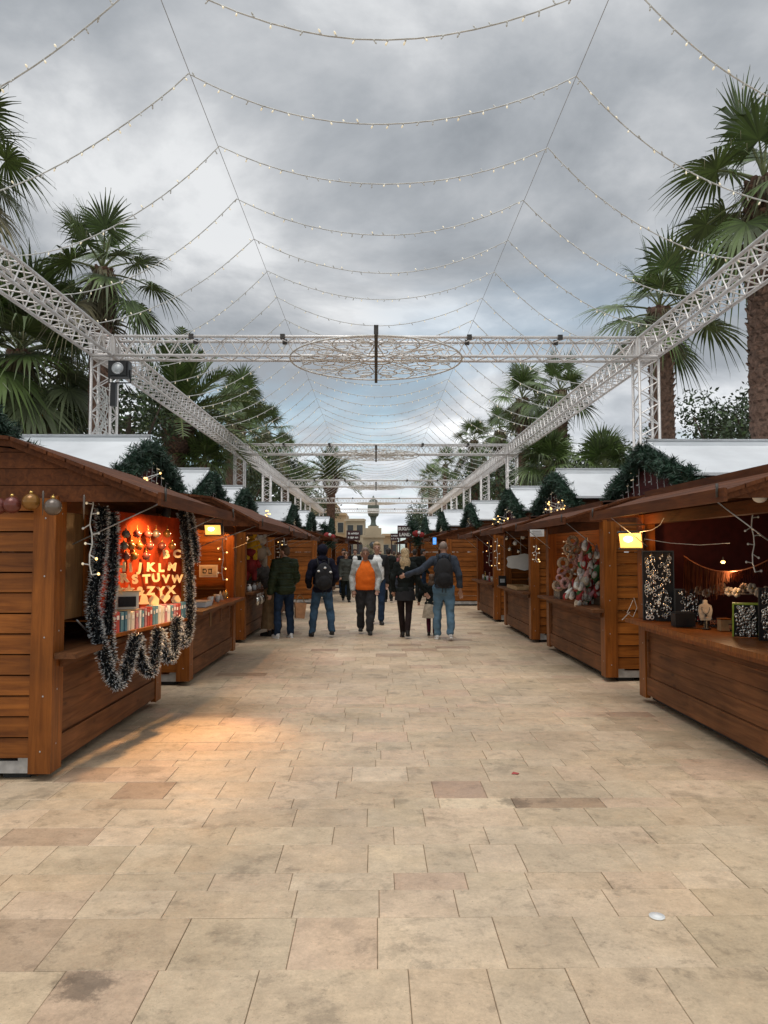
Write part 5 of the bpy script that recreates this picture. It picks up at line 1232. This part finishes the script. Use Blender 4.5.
def person(label, pos, H, rz, top='navy', legs='jeans', shoe='shoe_black', hair='short', haircol='hair_dark', skin='skin', swing=.0, arms=None, girth=1.0, infl=.022, hem=.86,
           hood=False, open_shirt=None, skirt=None, lean=0., head_turn=0., fine=True, legmat=None, quilt=False, stance=.0, group='people walking between the huts', sleeve=None, shoulder=1.0, legw=1.0):
    k = H/1.75; t = thing('person', label, 'person', (pos[0], pos[1], .001), group, R(rz), k)
    vx = .0105 if fine else .018; W = girth; sw = swing
    ank = {}; kn = {}; hp = {}
    for s_ in (-1, 1):
        f = sw*s_
        ank[s_] = Vector((s_*(.085+stance), -f, .085+(.05 if f < -.08 else 0))); hp[s_] = Vector((s_*.092, 0, .90))
        kn[s_] = Vector((s_*(.095+stance*.6), -f*.52-.03, .49))
    L_ = lean
    def tp(x, y_, z): return Vector((x, y_-L_*max(0, z-.95), z-abs(L_)*.12*max(0, z-.95)))      # bends forward from the hips
    sh = {s_: tp(s_*.175*shoulder*(1+.25*(W-1)), .01, 1.42) for s_ in (-1, 1)}
    A_ = {}
    for s_ in (-1, 1):
        if arms and s_ in arms: A_[s_] = [Vector(q) for q in arms[s_]]
        else: A_[s_] = [tp(s_*(.212+.04*(W-1)*3), .03+sw*s_*.25, 1.13), tp(s_*(.215+.04*(W-1)*3), -.06+sw*s_*.9, .885)]
    hc = tp(0, -.015, 1.635)
    def torso(m_, e, lo=.92):
        for z, rx, ry, yo in ((.93, .155, .115, .01), (1.03, .14*W, .105*W, 0), (1.15, .135*W, .105*W*(1+.3*(W-1)), -.05*(W-1)), (1.27, .155*(1+(W-1)*.5), .115, 0), (1.37, .165*shoulder, .10, .01)):
            if z >= lo: m_.sphere(tp(0, yo, z), (rx+e, ry+e, .10+e), 16, 10)
        for s_ in (-1, 1): cap(m_, tp(0, .01, 1.42), .065+e*.7, sh[s_], .052+e)
    def arm(m_, s_, e, upto=1.0, e2=None):
        el, wr = A_[s_]; e2 = e if e2 is None else e2; w2 = el.lerp(wr, upto)
        cap(m_, sh[s_], .052+e, el, .040+e); cap(m_, el, .040+e, w2, .028+e2)
    def leg(m_, s_, e, lo=0.0, e2=None):
        e2 = e if e2 is None else e2; a_ = kn[s_].lerp(ank[s_], 1-lo)
        cap(m_, hp[s_], (.085+e)*legw, kn[s_], (.052+e)*legw); 
        c_ = kn[s_].lerp(ank[s_], .30)+Vector((0, .018, 0)); cap(m_, kn[s_], (.052+e)*legw, c_, (.052+e)*legw); cap(m_, c_, (.052+e)*legw, a_, (.036+e2)*legw)
    # body: one surface from head to feet, hands included
    m_ = MB(); torso(m_, 0)
    for s_ in (-1, 1):
        arm(m_, s_, 0); leg(m_, s_, 0)
        cap(m_, ank[s_]+Vector((0, .02, -.035)), .036, ank[s_]+Vector((s_*.015, -.14, -.055)), .028)
        el, wr = A_[s_]; f = (wr-el).normalized(); l = f.cross(Vector((0, -1, 0)) if abs(f.y) < .8 else Vector((0, 0, 1))).normalized(); n_ = f.cross(l).normalized()*(-1 if s_ > 0 else 1)
        pc = wr+f*.05; hs = 1.0 if fine else 1.15
        cap(m_, wr, .024, wr+f*.03, .026)
        for q in (-.022, 0, .022): cap(m_, wr+f*.025+l*q*.7, .016, pc+f*.035+l*q, .014)
        for j, (q, ln) in enumerate(((-.030, .062), (-.010, .078), (.010, .074), (.030, .056))):
            b0 = pc+f*.038+l*q; b1 = b0+f*ln*.55+n_*.010+l*q*.15; b2_ = b1+f*ln*.38+n_*.024
            cap(m_, b0, .0088*hs, b1, .008*hs, 8); cap(m_, b1, .008*hs, b2_, .0065*hs, 8)
        th0 = wr+f*.03-l*.030; th1 = th0-l*.024+f*.028+n_*.006; cap(m_, th0, .012, th1, .0095, 8); cap(m_, th1, .0095, th1+f*.028+n_*.010-l*.004, .008, 8)
    cap(m_, tp(0, .01, 1.44), .062, hc+Vector((0, .02, -.06)), .052)
    ct, st = math.cos(R(head_turn)), math.sin(R(head_turn))
    def hd(x, y_, z): return hc+Vector((x*ct-y_*st, x*st+y_*ct, z))
    HR_ = Matrix.Rotation(R(head_turn), 3, 'Z')
    m_.sphere(hd(0, .01, .02), (.074, .092, .10), 18, 12, rot=HR_); m_.sphere(hd(0, -.022, -.045), (.056, .062, .065), 14, 10, rot=HR_)
    m_.sphere(hd(0, -.045, -.088), (.03, .028, .022), 10, 8, rot=HR_)
    cap(m_, hd(0, -.082, .012), .010, hd(0, -.100, -.022), .0145, 8)
    for s_ in (-1, 1): m_.sphere(hd(s_*.075, .012, -.008), (.012, .020, .032), 10, 8, rot=HR_)
    fuse(m_, 'body', skin, t, vx, 3)
    for s_ in (-1, 1):
        m_ = MB(); m_.sphere(hd(s_*.030, -.0795, .008), (.012, .008, .007), 8, 6, rot=HR_); m_.build('eye', 'eye', t)
    m_ = MB(); m_.sphere(hd(0, -.083, -.052), (.024, .008, .007), 10, 6, rot=HR_); m_.build('mouth', 'lip', t)
    # trousers
    if legs:
        m_ = MB(); e = .016 if legmat else .026
        for s_ in (-1, 1): leg(m_, s_, e, .04, e*1.25)
        m_.sphere((0, .012, .93), (.165*(1+.5*(W-1)), .125*(1+.5*(W-1)), .12), 16, 10); m_.sphere((0, .03, .88), (.15, .12, .10), 14, 10)
        fuse(m_, 'trousers' if not legmat else legmat, legs, t, vx*1.15, 4, cuts=[((0, 0, 1.03), (0, 0, 1))], disp=.017 if legmat is None else .0)
    # shoes
    for s_ in (-1, 1):
        m_ = MB(); a_ = ank[s_]; z0 = a_.z-.085
        cap(m_, (a_.x, a_.y+.035, z0+.045), .042, (a_.x+s_*.012, a_.y-.09, z0+.040), .044); cap(m_, (a_.x+s_*.012, a_.y-.09, z0+.038), .042, (a_.x+s_*.02, a_.y-.155, z0+.032), .034); cap(m_, (a_.x, a_.y+.03, z0+.06), .04, (a_.x, a_.y+.015, z0+.11), .044)
        so = fuse(m_, 'shoe', shoe, t, .011, 3, cuts=[((0, 0, z0+.012), (0, 0, -1)), ((0, 0, z0+.118), (0, 0, 1))])
        m_ = MB(); m_.tube([(a_.x+s_*.008, a_.y-.055, z0), (a_.x+s_*.008, a_.y-.055, z0+.018)], .1, 20)
        vs_ = [(a_.x+s_*.008+(v[0]-a_.x-s_*.008)*.47, a_.y-.055+(v[1]-a_.y+.055)*1.36, v[2]) for v in m_.v]; m_.v = vs_; m_.build('sole', 'white' if shoe == 'shoe_white' else 'rubber', so)
    # top
    qf = (lambda c: .009*abs(math.sin(c.z*math.pi/.058))-.004) if quilt else None
    m_ = MB(); torso(m_, infl)
    if hem < .88: m_.sphere((0, .012, .92), (.165*(1+.4*(W-1))+infl, .125+infl, .13), 16, 10)
    if hem < .80: m_.sphere((0, .01, .82), (.17+infl, .13+infl, .14), 16, 10); m_.sphere((0, .01, .72), (.17+infl, .13+infl, .14), 16, 10)
    for s_ in (-1, 1): arm(m_, s_, infl*.9, .97, infl*.75)
    cap(m_, tp(0, .01, 1.40), .085, tp(0, .012, 1.485), .068)
    nk = tp(0, 0, 1.515)
    cuts = [(tuple(nk), (0, 0, 1))]
    if hem > .5 and min(A_[-1][1].z, A_[1][1].z) > hem-.09: cuts.append(((0, 0, hem), (0, 0, -1)))
    if open_shirt:
        # an open front: cut a gap and wear a shirt beneath
        ms = MB(); torso(ms, .014); ms.sphere(tp(0, -.045*W, 1.13), (.16*W, .105*W, .32), 18, 14); ms.sphere((0, -.02*W, .97), (.165*W, .125*W, .16), 18, 12); ms.sphere(tp(0, -.03, 1.36), (.15, .10, .10), 16, 10); ms.sphere(tp(0, -.06*W, 1.10), (.135*W, .095*W, .16), 14, 10); cap(ms, tp(0, .01, 1.40), .075, tp(0, .012, 1.475), .064)
        fuse(ms, 'shirt', open_shirt, t, vx, 9, cuts=[((0, 0, .90), (0, 0, -1)), (tuple(tp(0, 0, 1.495)), (0, 0, 1))], disp=.006)
    jk = fuse(m_, 'jacket' if top not in ('blackwear', 'slate') else 'sweater', top, t, vx*1.1, 4, cuts=cuts, disp=.017, fn=qf)
    if open_shirt:
        bm = bmesh.new(); bm.from_mesh(jk.data); dl = [f for f in bm.faces if abs(f.calc_center_median().x+.0) < W*(.098-.42*max(0, f.calc_center_median().z-1.40)) and f.calc_center_median().y < (0.0 if f.calc_center_median().z < 1.38 else .03)]
        bmesh.ops.delete(bm, geom=dl, context='FACES')
        bm.to_mesh(jk.data); bm.free(); sm_ = jk.modifiers.new('thickness', 'SOLIDIFY'); sm_.thickness = .012
    if skirt:
        mt, z1, r0, r1 = skirt; m_ = MB(); n = 28; vs_ = []; fs = []
        zs = [1.0, .92, (.92+z1)/2, z1]
        rr_ = [.15, r0, (r0+r1)/2, r1]
        for z, r_ in zip(zs, rr_):
            for j in range(n): a = 2*math.pi*j/n; w_ = 1+(.05*math.sin(a*7) if z < .9 else 0); vs_.append((r_*w_*math.cos(a), r_*w_*.78*math.sin(a)+.01, z))
        for i in range(3):
            for j in range(n): fs.append((i*n+j, i*n+(j+1) % n, (i+1)*n+(j+1) % n, (i+1)*n+j))
        m_.add(vs_, fs, 0, True); m_.build('skirt', mt, t)
    # hair / headwear
    if hair == 'short':
        m_ = MB(); m_.sphere(hd(0, .022, .045), (.083, .093, .092), 16, 12, rot=HR_); m_.sphere(hd(0, .05, .0), (.074, .068, .085), 14, 10, rot=HR_); m_.sphere(hd(0, -.03, .085), (.062, .055, .042), 12, 8, rot=HR_); fuse(m_, 'hair', haircol, t, .012, 2, disp=.005)
    elif hair == 'cropped':
        m_ = MB(); m_.sphere(hd(0, .026, .030), (.0765, .087, .080), 16, 12, rot=HR_); fuse(m_, 'hair', haircol, t, .012, 1, disp=.002)
    elif hair in ('long', 'pony'):
        m_ = MB(); m_.sphere(hd(0, .020, .040), (.090, .100, .100), 16, 12, rot=HR_); m_.sphere(hd(0, .06, -.03), (.088, .066, .11), 14, 10, rot=HR_)
        if hair == 'long':
            m_.sphere(hd(0, .085, -.16), (.112, .055, .14), 14, 10, rot=HR_); m_.sphere(hd(.01, .095, -.26), (.088, .045, .12), 14, 10, rot=HR_)
            for x in (-.07, -.03, .02, .065): cap(m_, hd(x, .10, -.2), .030, hd(x*1.1, .105, -.36-.02*math.cos(x*60)), .014, 8)
        fuse(m_, 'hair', haircol, t, .013, 3, disp=.010)
    elif hair == 'cap':
        m_ = MB(); m_.sphere(hd(0, .012, .062), (.090, .106, .090), 16, 12, rot=HR_); m_.torus(hd(0, .012, .035), .088, .018, 20, 8, rot=Matrix.Rotation(R(0), 3, 'X')) if False else None
        m_.tube([hd(.0, .012, .015), hd(0, .012, .055)], .1, 18, radii=[.096, .098]); fuse(m_, 'knit_cap', haircol, t, .012, 3, disp=.004)
    if hood == 'up':
        m_ = MB(); m_.sphere(hd(0, .030, .035), (.108, .112, .125), 16, 12, rot=HR_); m_.sphere(tp(0, .04, 1.50), (.115, .09, .07), 14, 10); fuse(m_, 'hood', top, t, .013, 3, cuts=[(tuple(hd(0, -.055, 0)), (st, -ct, 0))], disp=.006)
    elif hood:
        m_ = MB(); m_.sphere(tp(0, .075, 1.475), (.115, .065, .075), 14, 10); m_.sphere(tp(0, .02, 1.49), (.10, .08, .04), 14, 10); fuse(m_, 'hood', hood if isinstance(hood, str) else top, t, .013, 3, disp=.006)
    return t
def backpack(label, pos, rz, k, z=1.16, off=.225, col_='blackcloth', w_=.17, h_=.26, d_=.085, lean=0):
    t = thing('backpack', label, 'backpack', (pos[0], pos[1], 0), 'backpacks worn by walkers', R(rz), k)
    m_ = MB(); m_.sphere((0, off, z), (w_, d_, h_), 18, 12); m_.sphere((0, off+.01, z-.12), (w_*.95, d_*1.1, h_*.55), 16, 10); m_.sphere((0, off, z+.10), (w_*.85, d_*.9, h_*.5), 16, 10)
    fuse(m_, 'bag', col_, t, .012, 3, disp=.008)
    m_ = MB(); m_.sphere((0, off+d_*.8, z-.10), (w_*.72, .05, .12), 14, 10); fuse(m_, 'front_pocket', 'charcoal', t, .012, 3, disp=.004)
    for s_ in (-1, 1):
        m_ = MB(); P = [(s_*.10, off-.05, z+.20), (s_*.11, .10, z+.325), (s_*.115, 0, z+.33), (s_*.12, -.09, z+.27), (s_*.13, -.15, z+.05), (s_*.16, -.08, z-.14), (s_*.15, off-.08, z-.20)]
        m_.tube(P, .017, 8); m_.build('shoulder_strap', col_, t)
        m_ = MB(); m_.tube([(s_*.03, off+d_+.012, z-.2), (s_*.032, off+d_-.0, z-.34)], .007, 5); m_.build('loose_strap', 'charcoal', t)
    m_ = MB(); m_.tube([(-.03, off-.03, z+h_-.01), (-.025, off-.02, z+h_+.04), (.025, off-.02, z+h_+.04), (.03, off-.03, z+h_-.01)], .009, 6); m_.build('handle', col_, t)
    return t
V = Vector
k = 1.80/1.75
person('man in olive green quilted coat and dark jeans facing the left stall', (-1.80, 14.8), 1.80, -150, 'green_coat', 'jeans', 'shoe_white', 'short', 'hair_brown', quilt=True, infl=.045, hem=.80, hood=True, stance=.05, head_turn=35, girth=1.12,
       arms={-1: [(-.26, -.02, 1.14), (-.22, -.20, .96)], 1: [(.27, .05, 1.12), (.28, .0, .87)]})
person('person in dark knit cap reaching to the left stall, long tan skirt below', (-2.12, 15.25), 1.68, -105, 'greysleeve', None, 'shoe_black', 'cap', 'navy', lean=.42, infl=.02, hem=.88, skirt=('tan', .16, .20, .27), stance=.02,
       arms={-1: [(-.22, -.36, 1.16), (-.17, -.62, 1.10)], 1: [(.24, -.34, 1.14), (.16, -.60, 1.06)]})
person('person in navy hooded jacket and faded jeans wearing a black backpack', (-1.07, 14.97), 1.80, -168, 'navy', 'jeans_mid', 'shoe_black', 'short', 'hair_dark', hood='up', stance=.09, infl=.035, hem=.86, swing=.12,
       arms={-1: [(-.27, .05, 1.14), (-.22, -.17, 1.0)], 1: [(.27, .05, 1.13), (.23, -.15, .97)]})
bp = backpack('black backpack with pale patches worn over the navy hooded jacket', (-1.07, 14.97), -168, 1.03, z=1.17, off=.24)
for x, z in ((-.12, 1.25), (.11, 1.27), (-.01, 1.33)):
    m_ = MB(); m_.sphere((x, .305 if abs(x) > .05 else .325, z), (.028, .012, .022), 8, 6); m_.build('patch', 'white', bp)
person('woman in grey-green coat and black trousers walking toward the camera', (-1.01, 25.4), 1.68, 8, 'greycoat', 'blackwear', 'shoe_black', 'long', 'hair_brown', swing=.13, hem=.74, infl=.035, fine=False, shoulder=.92)
person('heavy man in orange shirt under an open light grey jacket walking toward the camera', (-.22, 15.5), 1.76, 3, 'ltgrey', 'trouser_grey', 'shoe_black', 'short', 'hair_grey', 'skindark', swing=.13, girth=1.30, infl=.034, hem=.88, open_shirt='orange', legw=1.12,
       arms={-1: [(-.27, .05, 1.14), (-.25, -.08, .90)], 1: [(.28, .03, 1.14), (.24, -.12, .91)]})
person('tall fair-haired man in dark jacket half hidden behind the orange-shirted man', (.02, 17.6), 1.90, 5, 'charcoal', 'jeans', 'shoe_black', 'short', 'hair_fair', swing=.10, infl=.03, hem=.86, open_shirt='white', fine=False)
person('dark-clad person walking away behind the orange-shirted man', (.42, 25.2), 1.80, 180, 'blackwear', 'blackwear', 'shoe_black', 'short', 'hair_dark', swing=.12, infl=.03, hem=.80, fine=False)
person('woman in dusty pink coat with one arm raised, far down the walkway', (.90, 29.6), 1.66, 40, 'pink', 'slate', 'shoe_black', 'long', 'hair_brown', swing=.10, infl=.035, hem=.72, fine=False, shoulder=.92, arms={-1: [(-.32, -.12, 1.30), (-.30, -.34, 1.45)]})
person('blonde woman in black top, shorts and sheer tights seen from behind', (.57, 14.78), 1.74, 180, 'blackwear', 'tights', 'shoe_black', 'long', 'hair_blond', swing=.16, stance=-.045, infl=.02, hem=.86, legmat='tights', shoulder=.92, legw=.95, skirt=('blackcloth', .74, .185, .205),
       arms={1: [(.25, .07, 1.16), (.22, -.03, .93)], -1: [(-.26, .0, 1.13), (-.40, -.03, .90)]})
person('small child in dark coat and cream skirt holding the blonde woman\'s hand', (1.12, 15.15), 1.22, 172, 'blackwear', 'wine', 'shoe_black', 'long', 'hair_brown', swing=.08, infl=.035, hem=.80, legmat='leggings', skirt=('cream', .52, .20, .27), shoulder=.85,
       arms={1: [(.27, .0, 1.22), (.30, -.04, 1.22)]} if False else {1: [(.32, .0, 1.20), (.36, -.05, 1.00)], -1: [(-.24, .03, 1.14), (-.25, -.08, .92)]})
person('bald man in slate sweater and light blue jeans with his arm around the blonde woman', (1.30, 14.44), 1.88, 176, 'slate', 'jeans_light', 'shoe_white', 'cropped', 'hair_grey', swing=.12, infl=.026, hem=.92, stance=.03, hood=True, shoulder=1.08, head_turn=-12,
       arms={1: [(.40, .06, 1.24), (.66, -.02, 1.15)], -1: [(-.27, .05, 1.15), (-.30, -.05, .88)]})
backpack('black backpack worn by the bald man in the slate sweater', (1.30, 14.44), 176, 1.07, z=1.20, off=.235, w_=.165, h_=.27)
for i, (x, y_, H, rz, tp_, lg, hr, lb) in enumerate((
    (1.36, 26.4, 1.76, 175, 'blackwear', 'blackwear', 'hair_dark', 'person all in black standing beside the jutting right hut'),
    (-1.22, 28.4, 1.78, 10, 'navy', 'jeans', 'hair_dark', 'dark-jacketed man behind the grey-coated woman, left of the walkway'),
    (-.86, 31, 1.80, 0, 'blackwear', 'jeans', 'hair_brown', 'man in black with a pale collar further back on the left'),
    (.50, 31.5, 1.80, 170, 'charcoal', 'blackwear', 'hair_dark', 'person in charcoal walking away in the far middle of the walkway'),
    (.62, 36, 1.75, 0, 'blackwear', 'charcoal', 'hair_fair', 'pale-haired person in black far down the walkway'),
    (-.40, 38, 1.72, 0, 'wine', 'blackwear', 'hair_dark', 'person in a wine-coloured coat far down the walkway'),
    (-.75, 43, 1.75, 180, 'charcoal', 'jeans', 'hair_grey', 'grey-haired person walking away at the far left'),
    (.25, 44, 1.75, 0, 'slate', 'jeans', 'hair_brown', 'brown-haired person in slate at the far end'),
    (.95, 39.5, 1.7, 180, 'greycoat', 'blackwear', 'hair_brown', 'person in a grey-green coat walking away near the far dark signs'),
    (.05, 48, 1.76, 0, 'navy', 'jeans', 'hair_dark', 'tiny distant person in navy in front of the monument'),
    (-.65, 34.5, 1.68, 0, 'ltgrey', 'jeans', 'hair_blond', 'person in a light grey top far down on the left'),
    (1.75, 28.0, 1.78, 100, 'blackwear', 'jeans', 'hair_dark', 'person in black at the counter past the jutting right hut'))):
    person(lb, (x, y_), H, rz, tp_, lg, 'shoe_black', 'short', hr, swing=.11, infl=.032, hem=.80, fine=False, open_shirt='white' if 'collar' in lb else None)
# bag carried by the man in olive
q = at(300, 600, 14.75)
t = thing('carrier_bag', 'tan paper carrier bag hanging beside the man in the olive coat', 'bag', (q.x, q.y, 0), rz=R(20))
m_ = MB(); m_.prism([(-.09, -.05, .40), (.08, -.05, .38), (.12, -.05, .68), (-.11, -.05, .70)], (0, .10, 0)); m_.build('bag', 'bag', t)
for y_ in (-.04, .04): m_ = MB(); m_.tube([(-.08, y_, .69), (-.05, y_*.4, .80), (.0, 0, .845), (.05, y_*.4, .80), (.09, y_, .69)], .006, 5); m_.build('handle', 'tan', t)

rg = random.Random(33)
for i in range(12):
    px = 690+i*6.2; D = 7.75-i*.13; q = at(px, 626, D); hgt = rg.uniform(.05, .11)
    t = thing('trinket_stand', 'tiny %s trinket stand on the nearest right counter, %s from the left' % (['red', 'silver', 'brown'][i % 3], ordn(i)), 'trinkets', (q.x+.12, D, zc), 'trinket stands on the nearest right counter')
    m_ = MB(); m_.tube([(0, 0, 0), (0, 0, .012), (0, 0, .014), (0, 0, hgt)], .02, 8, radii=[.035, .035, .008, .008]); m_.box((0, 0, hgt), (.09, .012, .012)); m_.build('stand', 'charcoal', t)
    m_ = MB()
    for k in range(7): m_.tube([(-.04+.013*k, -.006, hgt), (-.04+.013*k+rg.uniform(-.004, .004), -.008, hgt-rg.uniform(.02, .05))], .003, 4); m_.sphere((-.04+.013*k, -.009, hgt-.035), (.007, .005, .009), 6, 4)
    m_.build('pendants', ['red', 'silver', 'copper'][i % 3], t)
